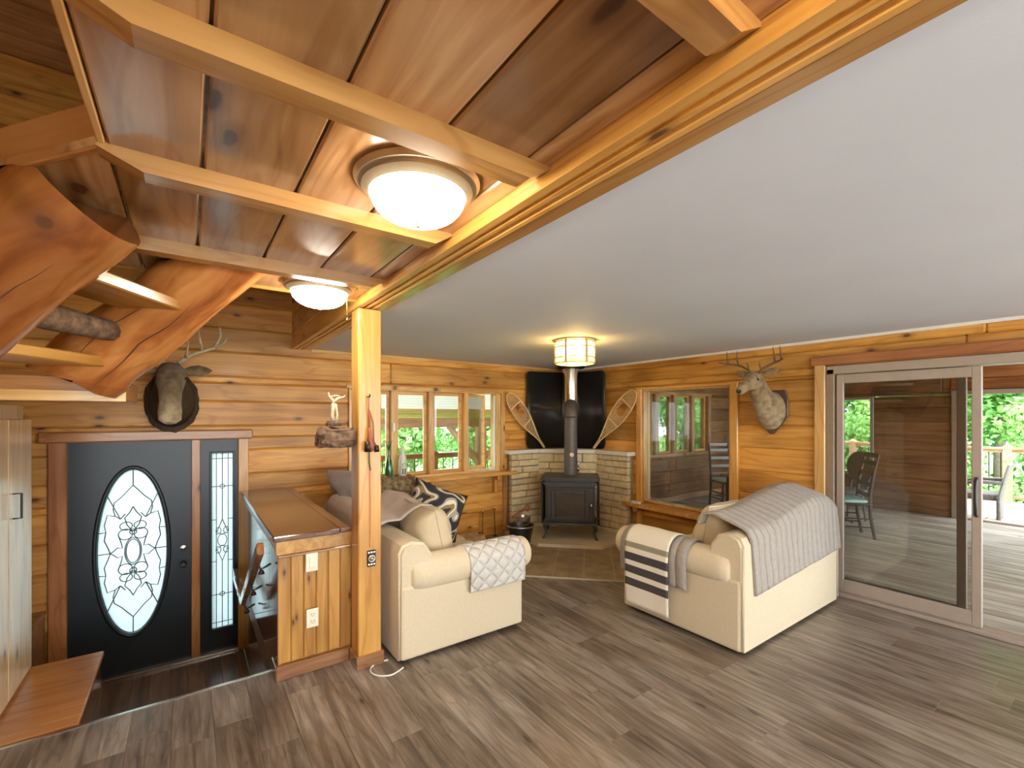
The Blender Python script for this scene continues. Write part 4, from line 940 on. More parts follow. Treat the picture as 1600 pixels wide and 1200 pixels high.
bm = NB(); lathe(bm, [(0, .02), (.008, .018), (.012, .008), (.012, 0), (0, 0)], 16); obj('boss', bm, M['bronze'], bp, mtx=basis((0, -.008, 0), UX, UZ, -UY), smooth=True)
bm = NB()
for s in (-1, 1):
    for k in (-1, 0, 1): lathe(bm, [(0, .006), (.007, .004), (.009, 0), (0, 0)], 8, (k * .017, s * .038, 0))
obj('relief', bm, M['nickel'], bp, mtx=basis((0, -.008, 0), UX, UZ, -UY))

# =================================================================== LAMPS
def dome_lamp(label, x, y, chain=False):
    t = thing('ceiling_lamp', label, 'lamp', (x, y, ZW), group='flush dome lamps on the wooden ceiling')
    bm = NB(); lathe(bm, [(0, 0), (.19, 0), (.195, -.008), (.185, -.022), (.17, -.026), (.172, -.034), (.155, -.046), (.15, -.05), (.146, -.045), (0, -.03)], 48); obj('canopy_ring', bm, M['bronze'], t, smooth=35)
    bm = NB(); n = 12; lathe(bm, [(.147 * math.cos(a) ** .8, -.046 - .085 * math.sin(a)) for a in [PI / 2 * k / n for k in range(n)]] + [(0, -.131)], 40); obj('glass_dome', bm, M['lampglass'], t, smooth=True)
    bm = NB(); lathe(bm, [(.012, -.128), (.014, -.134), (.006, -.139), (.008, -.145), (0, -.149)], 14); obj('finial', bm, M['bronze'], t, smooth=True)
    if chain: bm = NB(); tube(bm, [(.13, -.06, -.06), (.135, -.062, -.19)], .0018, 5); lathe(bm, [(0, 0), (.005, .005), (.004, .015), (0, .018)], 8, (.135, -.062, -.2)); obj('pull_chain', bm, M['brass'], t)
    return t
dome_lamp('glowing dome lamp nearest the viewer on the wooden ceiling', .592, 1.335)
dome_lamp('glowing marbled dome lamp with pull chain above the entry', .605, 2.70, True)
dome_lamp('added unseen dome lamp on the wooden ceiling behind the viewer', .592, -.05)  # extra lamp added out of view to even out the room light
dome_lamp('farthest added unseen dome lamp behind the viewer on the wooden ceiling', .592, -1.45)  # another out-of-view lamp added as fill
def drum_lamp(label, x, y):
    t = thing('drum_lamp', label, 'lamp', (x, y, ZC), group='amber drum lamps on the white ceiling')
    bm = NB(); lathe(bm, [(0, 0), (.195, 0), (.195, -.012), (.05, -.014), (0, -.014)], 40); obj('ceiling_plate', bm, M['bronze'], t, smooth=30)
    bm = NB(); lathe(bm, [(.175, -.012), (.175, -.215)], 40); obj('shade', bm, M['amber'], t, smooth=True)
    bm = NB(); lathe(bm, [(.172, -.215), (.15, -.222), (0, -.222)], 40); obj('diffuser', bm, M['amber'], t, smooth=True)
    for z in (-.02, -.07, -.165, -.215):
        bm = NB(); tube(bm, [(.182 * math.cos(a), .182 * math.sin(a), z) for a in [2 * PI * k / 40 for k in range(40)]], .0055, 6, closed=True); obj('cage_ring', bm, M['bronze'], t, smooth=True)
    for k in range(6):
        a = 2 * PI * (k + .35) / 6; bm = NB(); bx(bm, -.004, .004, -.011, .011, -.215, -.01); obj('cage_bar', bm, M['bronze'], t, loc=(.183 * math.cos(a), .183 * math.sin(a), 0), rot=(0, 0, a))
    for k in range(3):
        a = 2 * PI * k / 3 + 2.2; bm = NB(); lathe(bm, [(0, -.03), (.012, -.032), (.014, -.06), (.03, -.09), (.033, -.115), (.024, -.14), (0, -.152)], 14, (.075 * math.cos(a), .075 * math.sin(a), 0)); obj('bulb', bm, M['bulb'], t, smooth=True)
drum_lamp('lit amber drum lamp on the white ceiling before the stove', 2.92, 3.08)
drum_lamp('added unseen amber drum lamp on the white ceiling behind the viewer', 2.92, -1.0)  # unseen copy added to light the room from behind the camera

# =================================================================== HEARTH AND STOVE
ht = thing('hearth_floor', 'brown slate tile hearth in the corner', 'hearth')
HP = [(2.42, WA - .01), (2.42, 3.92), (3.54, 2.80), (WB - .01, 2.80), (WB - .01, WA - .01)]
bm = NB(); prism(bm, HP, .0005, .008); obj('grout_bed', bm, M['grout'], ht)
bm = NB()
for a, b in ((HP[0], HP[1]), (HP[1], HP[2]), (HP[2], HP[3])): tube(bm, [(a[0], a[1], .006), (b[0], b[1], .006)], .010, 6)
obj('edge_strip', bm, M['grout'], ht)
d1, d2 = Vector((.7071, -.7071, 0)), Vector((.7071, .7071, 0))       # tiles follow the 45 degree front
o0 = Vector((2.98, 3.36, 0)); ts = .305
def clip(poly, n, c):     # keep n.p >= c
    out = []
    for i in range(len(poly)):
        a, b = poly[i], poly[(i + 1) % len(poly)]; da, db = n[0] * a[0] + n[1] * a[1] - c, n[0] * b[0] + n[1] * b[1] - c
        if da >= 0: out.append(a)
        if da * db < 0: k = da / (da - db); out.append((a[0] + (b[0] - a[0]) * k, a[1] + (b[1] - a[1]) * k))
    return out
for i in range(-9, 9):
    for j in range(0, 11):
        c_ = o0 + d1 * (i + .27) * ts + d2 * (j + .5) * ts; h_ = ts / 2 - .006
        poly = [tuple((c_ + d1 * a * h_ + d2 * b * h_)[:2]) for a, b in ((-1, -1), (1, -1), (1, 1), (-1, 1))]
        for n_, cc in (((1, 0), 2.436), ((-1, 0), -(WB - .014)), ((0, 1), 2.816), ((0, -1), -(WA - .014))): poly = clip(poly, n_, cc) if len(poly) > 2 else []
        if len(poly) > 2:
            ar = abs(sum(poly[k][0] * poly[(k + 1) % len(poly)][1] - poly[(k + 1) % len(poly)][0] * poly[k][1] for k in range(len(poly)))) / 2
            if ar < .004: continue
            bm = NB(); prism(bm, poly, .008, .014 + R.uniform(0, .002)); obj('tile', bm, M['tile'], ht)
sl_ = thing('hearth_slab', 'pale stone slab under the wood stove', 'slab')
bm = NB(); prism(bm, [(3.46, 5.0), (3.46, 4.29), (4.0, 3.75), (4.64, 3.75), (4.64, 4.44), (4.05, 5.0)], .0165, .055); obj('slab', bm, M['slab'], sl_)
st = thing('stone_surround', 'stacked buff stone surround behind the wood stove', 'surround')
SA, SB, SC_, SD = Vector((3.57, 5.03, 0)), Vector((4.05, 5.03, 0)), Vector((4.66, 4.46, 0)), Vector((4.66, 3.90, 0))
bm = NB(); prism(bm, [(3.58, WA - .004), (3.58, 5.05), (4.05, 5.05), (4.68, 4.47), (4.68, 3.91), (WB - .004, 3.91), (WB - .004, WA - .004)], .016, 1.08); obj('mortar_core', bm, M['mortar'], st)
def stones(A, B):
    d = (B - A).normalized(); L = (B - A).length; out = Vector((d.y, -d.x, 0)); z = .018; r = random.Random(int(L * 1000))
    while z < 1.06:
        h_ = min(r.uniform(.078, .105), 1.078 - z)
        if 1.078 - z - h_ < .05: h_ = 1.078 - z
        s = 0.0; first = True
        while s < L - .005:
            w = r.uniform(.14, .42)
            if first: w *= r.uniform(.5, 1); first = False
            if L - s - w < .1: w = L - s
            bm = NB(); T = .035 + r.uniform(-.008, .016); bx(bm, s + .003, s + w - .003, -T, .03, z + .004, z + h_ - .004, .007)
            for v in bm.verts: v.co += Vector((noise.noise(v.co * 13 + Vector((z, s, 1))), noise.noise(v.co * 17), noise.noise(v.co * 15 + Vector((s, 2, z))))) * .006
            o = obj('stone', bm, M['stone'], st, mtx=basis(A, d, -out, UZ))
            s += w
        z += h_
# every face is walked left to right so its outside points into the room
stones(SA, SB); stones(SB, SC_); stones(SC_, SD)
def offs(k): return [(3.53 - .02, WA - .004), (3.53 - .02, 5.03 - k), (4.05 - k * .4, 5.03 - k), (4.66 - k, 4.46 - k * .4), (4.66 - k, 3.86), (WB - .004, 3.86)]
P5 = offs(.08); Q5 = [(4.05, WA - .004), (WB - .004, 4.46)]
for poly in ([P5[0], P5[1], P5[2], (4.10, WA - .004)], [P5[2], P5[3], (WB - .004, 4.52), (WB - .004, WA - .004), (4.105, WA - .004)], [P5[3], P5[4], P5[5], (WB - .004, 4.515)]):
    bm = NB(); prism(bm, poly, 1.082, 1.135); bmesh.ops.bevel(bm, geom=bm.edges[:], offset=.004, segments=1, affect='EDGES'); obj('mantel_slab', bm, M['mantel'], st)

hs = thing('heat_shield', 'curved black sheet metal heat shield behind the flue', 'heat shield')
def shield(pts, nm):
    bm = NB(); z0, z1 = 1.14, 2.235; n = len(pts); rc_ = .07; top = []; 
    g = []
    for i, p_ in enumerate(pts):
        e = min(i, n - 1 - i); cut = 0 if e >= 3 else rc_ * (1 - math.sqrt(max(0, 1 - (1 - e / 3) ** 2)))
        g.append((bm.verts.new((p_[0], p_[1], z0 + cut)), bm.verts.new((p_[0], p_[1], z1 - cut))))
    for a, b in zip(g, g[1:]): bm.faces.new((a[0], b[0], b[1], a[1]))
    o = obj(nm, bm, M['shield'], hs, smooth=True); mod(o, 'SOLIDIFY', thickness=.008, offset=0); return o
def bez(a, b, c_, d, n):
    return [((1 - t) ** 3 * a[0] + 3 * (1 - t) ** 2 * t * b[0] + 3 * (1 - t) * t * t * c_[0] + t ** 3 * d[0], (1 - t) ** 3 * a[1] + 3 * (1 - t) ** 2 * t * b[1] + 3 * (1 - t) * t * t * c_[1] + t ** 3 * d[1]) for t in [k / n for k in range(n + 1)]]
shield([(3.88, 5.06), (3.90, 5.062), (3.93, 5.063), (3.96, 5.064)] + bez((4.0, 5.065), (4.3, 5.07), (4.42, 4.98), (4.50, 4.89), 12), 'shield_sheet')
shield(bez((4.51, 4.88), (4.60, 4.78), (4.69, 4.66), (4.69, 4.46), 12) + [(4.688, 4.42), (4.685, 4.39), (4.682, 4.36), (4.68, 4.33)], 'shield_sheet')

SVX, SVY, SVZ = 4.06, 4.36, .055
sv = thing('wood_stove', 'black cast iron wood stove with glass door on curved legs', 'stove', (SVX, SVY, SVZ), -PI / 4)   # local -y looks into the room
CI = M['castiron']
box('firebox', -.31, .31, -.22, .24, .20, .66, CI, sv, .012, 2)
bm = NB()
prof = [(-.365, -.255), (-.33, -.285), (.33, -.285), (.365, -.255), (.365, .24), (.33, .27), (-.33, .27), (-.365, .24)]
prism(bm, prof, .735, .775); bmesh.ops.bevel(bm, geom=bm.edges[:], offset=.01, segments=2, affect='EDGES'); tp_ = obj('top_plate', bm, CI, sv)
bm = NB(); prism(bm, [(-.335, -.25), (.335, -.25), (.335, .25), (-.335, .25)], .66, .735); bmesh.ops.bevel(bm, geom=bm.edges[:], offset=.02, segments=2, affect='EDGES'); obj('top_moulding', bm, CI, sv)
bm = NB(); bx(bm, -.34, .34, -.30, -.22, .185, .215, .008, 2); obj('ash_lip', bm, CI, sv)
bm = NB()
for a in ((-.235, -.185, .25, .62), (.185, .235, .25, .62), (-.185, .185, .25, .30), (-.185, .185, .575, .62)): bx(bm, a[0], a[1], -.255, -.22, a[2], a[3], .006)
bx(bm, -.285, .285, -.235, -.215, .225, .645, .006)
for s in (-1, 1): tube(bm, [(s * .005, -.252, .572), (s * .05, -.254, .582), (s * .10, -.254, .57), (s * .18, -.252, .574)], .007, 6)
fdoor = obj('stove_door', bm, CI, sv)
box('door_glass', -.185, .185, -.243, -.236, .30, .575, M['stoveglass'], fdoor)
bm = NB(); tube(bm, [(.262, -.235, .40), (.262, -.275, .40), (.262, -.285, .46)], .010, 8); obj('door_handle', bm, M['nickel'], fdoor, smooth=True)
for s in (-1, 1):
    box('side_shield', s * .355 - .012, s * .355 + .012, -.17, .22, .17, .70, M['black'], sv, .01, 2)
    for q in (-1, 1):
        bm = NB(); y0 = q * .20; tube(bm, [(s * .28, y0, .20), (s * .315, y0 + q * .02, .15), (s * .30, y0 + q * .02, .07), (s * .325, y0 + q * .03, .012), (s * .345, y0 + q * .04, .006)], [.034, .026, .016, .017, .012], 8); obj('leg', bm, CI, sv, smooth=True)
fp = thing('stove_pipe', 'dark stove pipe with elbow rising into a shiny steel flue', 'stove pipe')
A = Vector((4.10, 4.40, 0)); B = Vector((4.42, 4.74, 0))
bm = NB(); tube(bm, [(A.x, A.y, .832), (A.x, A.y, 1.58)], .085, 24); lp = obj('lower_pipe', bm, M['pipe'], fp, smooth=40)
bm = NB(); el = []
for k in range(9):
    a = PI / 2 * k / 8; el.append((A.x + (B.x - A.x) * .42 * (1 - math.cos(a)), A.y + (B.y - A.y) * .42 * (1 - math.cos(a)), 1.58 + .16 * math.sin(a)))
el.append((B.x, B.y, 1.74)); tube(bm, el, .088, 24); obj('elbow', bm, M['pipe'], fp, smooth=40)
for z in (.835, 1.57): bm = NB(); tube(bm, [(A.x + .087 * math.cos(a), A.y + .087 * math.sin(a), z) for a in [2 * PI * k / 28 for k in range(28)]], .005, 6, closed=True); obj('collar', bm, M['pipe'], fp, smooth=True)
bm = NB(); tube(bm, [(B.x, B.y, 1.60), (B.x, B.y, 2.26)], .125, 32); obj('upper_flue', bm, M['chrome'], fp, smooth=40)
bm = NB(); lathe(bm, [(.126, 2.26), (.19, 2.275), (.20, 2.298), (.126, 2.298)], 32, (B.x, B.y, 0)); obj('ceiling_collar', bm, M['black'], fp, smooth=40)
bm = NB(); q = A + Vector((-.05, -.072, 1.10)); tube(bm, [q, q + Vector((-.02, -.02, 0))], .028, 14); obj('thermometer', bm, M['nickel'], fp)
bm = NB(); q = A + Vector((.0, -.085, .95)); tube(bm, [q, q + Vector((0, -.05, 0)), q + Vector((.02, -.055, .03)), q + Vector((-.01, -.05, .06))], .009, 6); tube(bm, [(q.x, q.y - .05, q.z - .06), (q.x + .01, q.y - .055, q.z - .01)], .012, 7); obj('damper_handle', bm, M['nickel'], fp, smooth=True)

def snowshoe(label, tail, top, normal, flip):
    tail, top = Vector(tail), Vector(top); L = (top - tail).length; yv = (top - tail).normalized(); zv = Vector(normal); zv = (zv - yv * zv.dot(yv)).normalized(); xv = yv.cross(zv)
    t = new_obj('snowshoe', None, mtx=basis(tail, xv, yv, zv)); t.empty_display_size = .1; tag(t, label, 'snowshoe', 'snowshoes on the mantel')
    def hw(s):
        if s < .16: return .009 + .004 * s / .16
        u = (s - .16) / .84; return .013 + .112 * (math.sin(min(1, u / .62) * PI / 2) ** 1.3 if u < .62 else math.sqrt(max(0, 1 - ((u - .62) / .38) ** 2)))
    bm = NB(); ss = [k / 36 for k in range(36)] + [.985, .995, 1.0]
    path = [(-hw(s), s * L, 0) for s in ss[:-1]] + [(0, L, 0)] + [(hw(s), s * L, 0) for s in ss[:-1][::-1]]
    tube(bm, path, .0095, 7); obj('frame', bm, M['snow_frame'], t, smooth=True)
    for s in (.48, .80):
        bm = NB(); bx(bm, -hw(s), hw(s), s * L - .011, s * L + .011, -.006, .006, .002); obj('crossbar', bm, M['snow_frame'], t)
    bm = NB(); st_ = .026
    for dx, dy in ((1, .8), (-1, .8)):
        c_ = -L
        while c_ < 2 * L:
            seg = None; k = 0; prev = None
            for q in range(61):
                s = .2 + .79 * q / 60; y = s * L; x_ = (y - c_) / dy * dx
                if abs(x_) < hw(s) and not (.62 < s < .79 and abs(x_) < .05): 
                    if prev is None: prev = (x_, y)
                    lastp = (x_, y)
                elif prev is not None:
                    if abs(lastp[1] - prev[1]) > .01: tube(bm, [(*prev, .003 * dx), (*lastp, .003 * dx)], .003, 4)
                    prev = None
            if prev is not None and abs(lastp[1] - prev[1]) > .01: tube(bm, [(*prev, .003 * dx), (*lastp, .003 * dx)], .003, 4)
            c_ += st_ * 1.15
    y = .22 * L
    while y < .97 * L:
        h_ = hw(y / L); 
        if not .62 < y / L < .79: tube(bm, [(-h_, y, 0), (h_, y, 0)], .003, 4)
        y += st_ * 1.2
    o = obj('lacing', bm, M['lacing'], t); 
    bm = NB(); bx(bm, -.03, .03, .72 * L, .78 * L, .004, .012, .003); obj('binding', bm, M['leather'], t)
    return t
snowshoe('webbed wooden snowshoe leaning left of the heat shield', (4.13, 4.972, 1.147), (3.55, 5.05, 1.90), (.1, -1, .1), 1)
snowshoe('webbed wooden snowshoe leaning right of the heat shield', (4.58, 4.46, 1.147), (4.69, 3.83, 1.92), (-1, -.1, .1), -1)

bk = thing('ash_bucket', 'black tapered ash bucket with pale rim on the hearth', 'bucket', (3.28, 4.40, .017))
bm = NB(); lathe(bm, [(0, 0), (.10, 0), (.105, .01), (.155, .25), (.163, .255), (.163, .27), (.152, .27), (.146, .25), (.10, .03), (0, .03)], 32); obj('pail', bm, M['black'], bk, smooth=35)
bm = NB(); tube(bm, [(.16 * math.cos(a), .16 * math.sin(a), .262) for a in [2 * PI * k / 32 for k in range(32)]], .009, 6, closed=True); obj('rim', bm, M['galv'], bk, smooth=True)
bm = NB(); lathe(bm, [(0, .215), (.08, .21), (.136, .2)], 24); obj('ash', bm, M['char'], bk, smooth=True)
bm = NB(); tube(bm, [(.158 * math.cos(a), .02, .262 + .01 - .03 * math.sin(a)) for a in [PI * k / 12 for k in range(13)]], .004, 6); obj('bail', bm, M['galv'], bk)
gc_ = thing('metal_canister', 'ribbed galvanised metal canister beside the ash bucket', 'canister', (3.55, 4.70, .056))
bm = NB(); lathe(bm, [(0, 0), (.085, 0), (.085, .05), (.09, .055), (.085, .06), (.085, .20), (.09, .205), (.085, .21), (.085, .235), (.09, .24), (.084, .245), (.08, .235), (.078, .02), (0, .02)], 28); obj('can', bm, M['galv'], gc_, smooth=30)
bm = NB(); tube(bm, [(-.2, -.03, .27), (-.1, -.01, .30), (.0, .0, .335), (.06, .01, .36)], .012, 7); tube(bm, [(.03, 0, .345), (.06, .01, .375), (.10, .01, .37), (.10, .01, .33), (.06, .0, .31)], .016, 7); tl_ = obj('shovel_handle', bm, M['leather'], gc_, smooth=True)
for nm, lab, px_, py_, ln, lean in (('fire_poker', 'fire poker with brass tip leaning behind the firewood', 735, 822, .34, .02), ('fire_tongs', 'thin brass-handled fire tool standing beside the firewood', 754, 842, .33, .0)):
    q = on(px_, py_, z=.02); t = thing(nm, lab, 'fire tool', (min(q.x, 3.35), min(q.y, 5.0), .017))
    bm = NB(); tube(bm, [(0, 0, 0), (0, lean, ln)], .006, 7); obj('rod', bm, M['darkmetal' if nm == 'fire_poker' else 'brass'], t)
    bm = NB(); lathe(bm, [(0, 0), (.012, .01), (.016, .05), (.008, .08), (0, .085)], 12, (0, lean, ln - .02)); obj('handle', bm, M['brass'], t, smooth=True)
    bm = NB(); lathe(bm, [(0, 0), (.03, 0), (.02, .012), (0, .015)], 12); obj('foot', bm, M['black'], t)
def firewood(label, loc, rz, L, r, tilt=0):
    t = thing('firewood', label, 'firewood', loc, rz, 'split firewood on the hearth')
    bm = NB(); n = 7; A_ = []
    for e in (0, 1): A_.append([bm.verts.new((-L / 2 + L * e, r * math.cos(a) * (1.15 if k < 3 else .8), r * .9 + r * .9 * math.sin(a) + tilt * e)) for k, a in enumerate([2 * PI * k / n + .3 for k in range(n)])])
    bm.faces.new(A_[0][::-1]); bm.faces.new(A_[1])
    for k in range(n): bm.faces.new((A_[0][k], A_[0][(k + 1) % n], A_[1][(k + 1) % n], A_[1][k]))
    obj('split_log', bm, M['splitwood'], t)
    bm = NB(); bx(bm, -L / 2 + .01, L / 2 - .01, -r * .7, r * .7, .0, .012); obj('bark', bm, M['bark'], t)
firewood('pale split log lying nearest the brass fire tool', (2.88, 4.42, .017), 2.4, .42, .075)
firewood('split log lying behind the sofa arm near the wall', (2.78, 4.72, .017), .3, .40, .07)
firewood('short log at the foot of the wall beside the bucket', (2.86, 5.0, .017), .05, .34, .055)

# =================================================================== SOFAS
def sofa(name, label, loc, rz, Ls, Dp, ncush, backh=.80):
    t = thing(name, label, 'sofa', loc, rz); S = M['sofa']; a = Ls / 2; aw = .20; y0, y1 = -Dp / 2, Dp / 2
    box('base', -a + .02, a - .02, y0 + .02, y1 - .05, .025, .36, S, t, .02, 2)
    bm = NB()
    for sx in (-1, 1):
        for yy in (y0 + .12, y1 - .15): bx(bm, sx * (a - .12) - .03, sx * (a - .12) + .03, yy - .03, yy + .03, 0, .03)
    obj('feet', bm, M['black'], t)
    # back: upright slab, rounded top, straight skirt at the rear
    bm = NB(); prof = [(y0, .025), (y0, backh - .07), (y0 + .025, backh - .02), (y0 + .09, backh), (y0 + .18, backh - .02), (y0 + .235, backh - .10), (y0 + .30, .40), (y0 + .28, .10), (y0 + .1, .025)]
    va = [bm.verts.new((-a + .012, p_, q)) for p_, q in prof]; vb = [bm.verts.new((a - .012, p_, q)) for p_, q in prof]; bm.faces.new(va); bm.faces.new(vb[::-1])
    for i in range(len(prof)): j = (i + 1) % len(prof); bm.faces.new((va[i], vb[i], vb[j], va[j]))
    bmesh.ops.bevel(bm, geom=[e for e in bm.edges if abs(e.verts[0].co.x - e.verts[1].co.x) < 1e-5], offset=.018, segments=3, affect='EDGES'); obj('backrest', bm, S, t, smooth=45)
    bm = NB(); tube(bm, [(-a + .012, y0, .04), (-a + .012, y0, backh - .08)], .006, 6); tube(bm, [(a - .012, y0, .04), (a - .012, y0, backh - .08)], .006, 6); obj('piping', bm, M['slip'], t, smooth=True)
    for s in (-1, 1):
        xo = s * a; box('arm_panel', min(xo, xo - s * aw), max(xo, xo - s * aw), y0 + .01, y1 - .02, .025, .50, S, t, .02, 2)
        bm = NB(); cx_ = xo - s * (.085); pts = []; rad = []
        for k in range(15): u = k / 14; pts.append((cx_, y0 + .10 + (y1 + .035 - y0 - .10) * u, .545 - .0 * u)); rad.append(.122 * (1 - .10 * math.exp(-u * 16)) * (.93 if k == 14 else 1))
        rings = tube(bm, [(cx_, y0 + .085, .545)] + pts + [(cx_, y1 + .05, .545)], [.085] + rad + [.075], 26)
        obj('arm_roll', bm, S, t, smooth=60)
        bm = NB(); tube(bm, [(cx_ + .104 * math.cos(q), y1 + .044, .545 + .104 * math.sin(q)) for q in [2 * PI * k / 26 for k in range(26)]], .005, 6, closed=True); obj('piping', bm, M['slip'], t, smooth=True)
    inner = Ls - 2 * aw; w = inner / ncush
    for k in range(ncush):
        cx_ = -inner / 2 + w * (k + .5)
        bm = NB(); sup(bm, cx_, y0 + .60, .44, w / 2 - .004, .335, .085, .28, .2, 28, 12); obj('seat_cushion', bm, S, t, smooth=True)
        pm_ = pillow_bm(w + .02, .46, .34, 18, .22, k + Ls); bc = obj('back_cushion', pm_, M['pillow'], t, mtx=Matrix.Translation((cx_, y0 + .40, .70)) @ Matrix.Rotation(math.radians(104), 4, 'X'), smooth=True)
        ed = []
        for q in range(64):
            u = (q % 16) / 16; sd = q // 16; x_, y_ = [(-1 + 2 * u, -1), (1, -1 + 2 * u), (1 - 2 * u, 1), (-1, 1 - 2 * u)][sd]; pn = 1 - .07 * (1 - (x_ * y_) ** 2); ed.append((x_ * (w + .02) / 2 * pn, y_ * .23 * pn, 0))
        bm = NB(); tube(bm, ed, .006, 6, closed=True); obj('piping', bm, M['slip'], bc, smooth=True)
    return t
SO = dict(loc=(1.60, 3.77, 0)); 
sofaL = sofa('sofa', 'long cream sofa behind the pine post, facing the stove', (1.60, 3.765, 0), -PI / 2, 2.0, 1.0, 3, .78)
sofaR = sofa('loveseat', 'cream loveseat with rolled arms turned towards the stove', (3.775, 2.06, 0), 0, 1.6, 1.02, 2, .80)

def sheet(name, mat, path, width, nw, mapper, thick=.008, label=None, cat=None, wob=.006, seed=0, faces_mat=None, skew=0.0, edge=None):
    # path: list of 2D points (p, q); mapper(p, q, w) -> world; uv in metres
    P = [Vector(p_) for p_ in path]; ds = [0]
    for a_, b_ in zip(P, P[1:]): ds.append(ds[-1] + (b_ - a_).length)
    n = max(8, int(ds[-1] / .02)); pts = []
    for k in range(n + 1):
        d = ds[-1] * k / n; i = max(j for j in range(len(ds)) if ds[j] <= d + 1e-9); i = min(i, len(P) - 2); u = (d - ds[i]) / (ds[i + 1] - ds[i]); pts.append(P[i].lerp(P[i + 1], u))
    bm = NB(); uvl = bm.loops.layers.uv.new('uv'); V = []; 
    for k, p_ in enumerate(pts):
        row = []
        tg = (pts[min(k + 1, n)] - pts[max(k - 1, 0)]).normalized(); nn = Vector((-tg.y, tg.x))
        for j in range(nw + 1):
            w = -width / 2 + width * j / nw; d = wob * (1 + noise.noise(Vector((w * 5 + seed, k * .12, seed))))
            row.append(bm.verts.new(mapper(p_.x + nn.x * d, p_.y + nn.y * d, w + skew * ds[-1] * k / n)))
        V.append(row)
    for k in range(n):
        for j in range(nw):
            f = bm.faces.new((V[k][j], V[k][j + 1], V[k + 1][j + 1], V[k + 1][j]))
            for l, (a_, b_) in zip(f.loops, ((j, k), (j + 1, k), (j + 1, k + 1), (j, k + 1))): l[uvl].uv = (width * a_ / nw, ds[-1] * b_ / n)
            if faces_mat: f.material_index = faces_mat(ds[-1] * (k + .5) / n, ds[-1])
    me = bpy.data.meshes.new(name); bm.to_mesh(me); bm.free()
    for m_ in (mat if isinstance(mat, list) else [mat]): me.materials.append(m_)
    me.polygons.foreach_set('use_smooth', [True] * len(me.polygons))
    o = new_obj(name, me); mod(o, 'SOLIDIFY', thickness=thick, offset=1)
    return tag(o, label, cat)
def armpath(x_out_sign, a, zlow, zin=.53, r=.128):
    # cross-section over a rolled arm at local x=+-a: from the seat, over the roll, hanging outside
    cx_ = a - .085; pts = [(cx_ - r - .012, zin - .02), (cx_ - r - .004, .545)]
    for k in range(1, 13): q = PI - PI * k / 12; pts.append((cx_ + r * math.cos(q), .545 + r * math.sin(q)))
    pts += [(cx_ + r + .004, .50), (cx_ + r - .004, zlow)]
    return pts
# quilted pad on the near arm of the long sofa (its local +x end looks at the viewer)
th_ = sheet('arm_cover', M['quilt'], armpath(1, 1.0, .37), .47, 22, lambda p_, q, w: Vector((1.60 + .235 + w, 3.765 - p_, q)), .012, 'pale quilted cover over the near arm of the long sofa', 'throw', .004, 2)
# quilted pad and striped blanket on the loveseat's left arm
sheet('arm_cover', M['quilt2'], armpath(1, .8, .34), .60, 26, lambda p_, q, w: Vector((3.775 - p_, 2.06 + .17 + w, q)), .012, 'grey quilted cover under the striped blanket on the loveseat arm', 'throw', .004, 4)
def stripes(s, L_):
    d = L_ - s
    for lo, hi, mi in ((.15, .20, 2), (.25, .30, 2), (.35, .40, 2), (.44, .485, 3)):
        if lo < d < hi: return mi
    return 0
pth = [(p_ + (.012 if i > 2 else 0), q + .012) for i, (p_, q) in enumerate(armpath(1, .8, .09, .55, .132))]
sheet('striped_blanket', [M['cream'], M['cream'], M['charcoal'], M['olive']], pth, .40, 20, lambda p_, q, w: Vector((3.775 - p_ - .012, 2.06 + .20 + w, q + .002)), .009, 'cream wool blanket with dark stripes over the loveseat arm', 'blanket', .007, 6, stripes)
# big quilted throw over the loveseat back
yb = 2.06 - .51
bp_ = [(yb + .40, .80), (yb + .36, .895), (yb + .27, .91), (yb + .15, .875), (yb + .08, .85), (yb + .02, .825), (yb - .014, .77), (yb - .018, .60), (yb - .022, .42)]
def tmap(p_, q, w):
    x_ = 3.775 + .04 + w; u = max(0, min(1, (yb + .05 - p_) / .06)); q_ = max(0, min(1, (w + .55) / 1.0)); hump = .115 * q_ * q_ * (3 - 2 * q_) * (1 if w < .48 else max(0, 1 - ((w - .48) / .32) ** 2))
    low = max(0, (.75 - q)) * (.30 * w + .0) * u
    return Vector((x_ + (.75 - q) * .14 * u, p_, q + (hump if q > .75 else hump * max(0, (q - .45) / .3)) + low * .6))
sheet('quilted_throw', M['quilt2'], bp_, 1.46, 44, tmap, .012, 'large taupe quilted throw draped over the loveseat back', 'throw', .006, 9)
# throw on the long sofa's back
xb = 1.10
bp2 = [(xb - .016, .62), (xb - .016, .74), (xb + .02, .79), (xb + .09, .805), (xb + .19, .785), (xb + .27, .83), (xb + .36, .885), (xb + .44, .87), (xb + .52, .72), (xb + .56, .56)]
sheet('sofa_throw', plain('pinkish_cream_plush', (.66, .56, .46), .9, 0, .15, 9, .2, 30, sheen=.2), bp2, 1.28, 34, lambda p_, q, w: Vector((p_, 3.86 + w, q + .04 + .03 * noise.noise(Vector((w * 4, p_ * 5, 0))))), .012, 'pinkish cream throw spread over the long sofa back', 'throw', .012, 3)
def cushion(name, label, cat, mat, c_, X, Y, w, h_, tck, crease=.0, seed=0, group=None):
    X = Vector(X).normalized(); Y = Vector(Y); Y = (Y - X * Y.dot(X)).normalized(); o = obj(name, pillow_bm(w, h_, tck, 16, crease, seed), mat, mtx=basis(c_, X, Y, X.cross(Y)), smooth=True)
    return tag(o, label, cat, group)
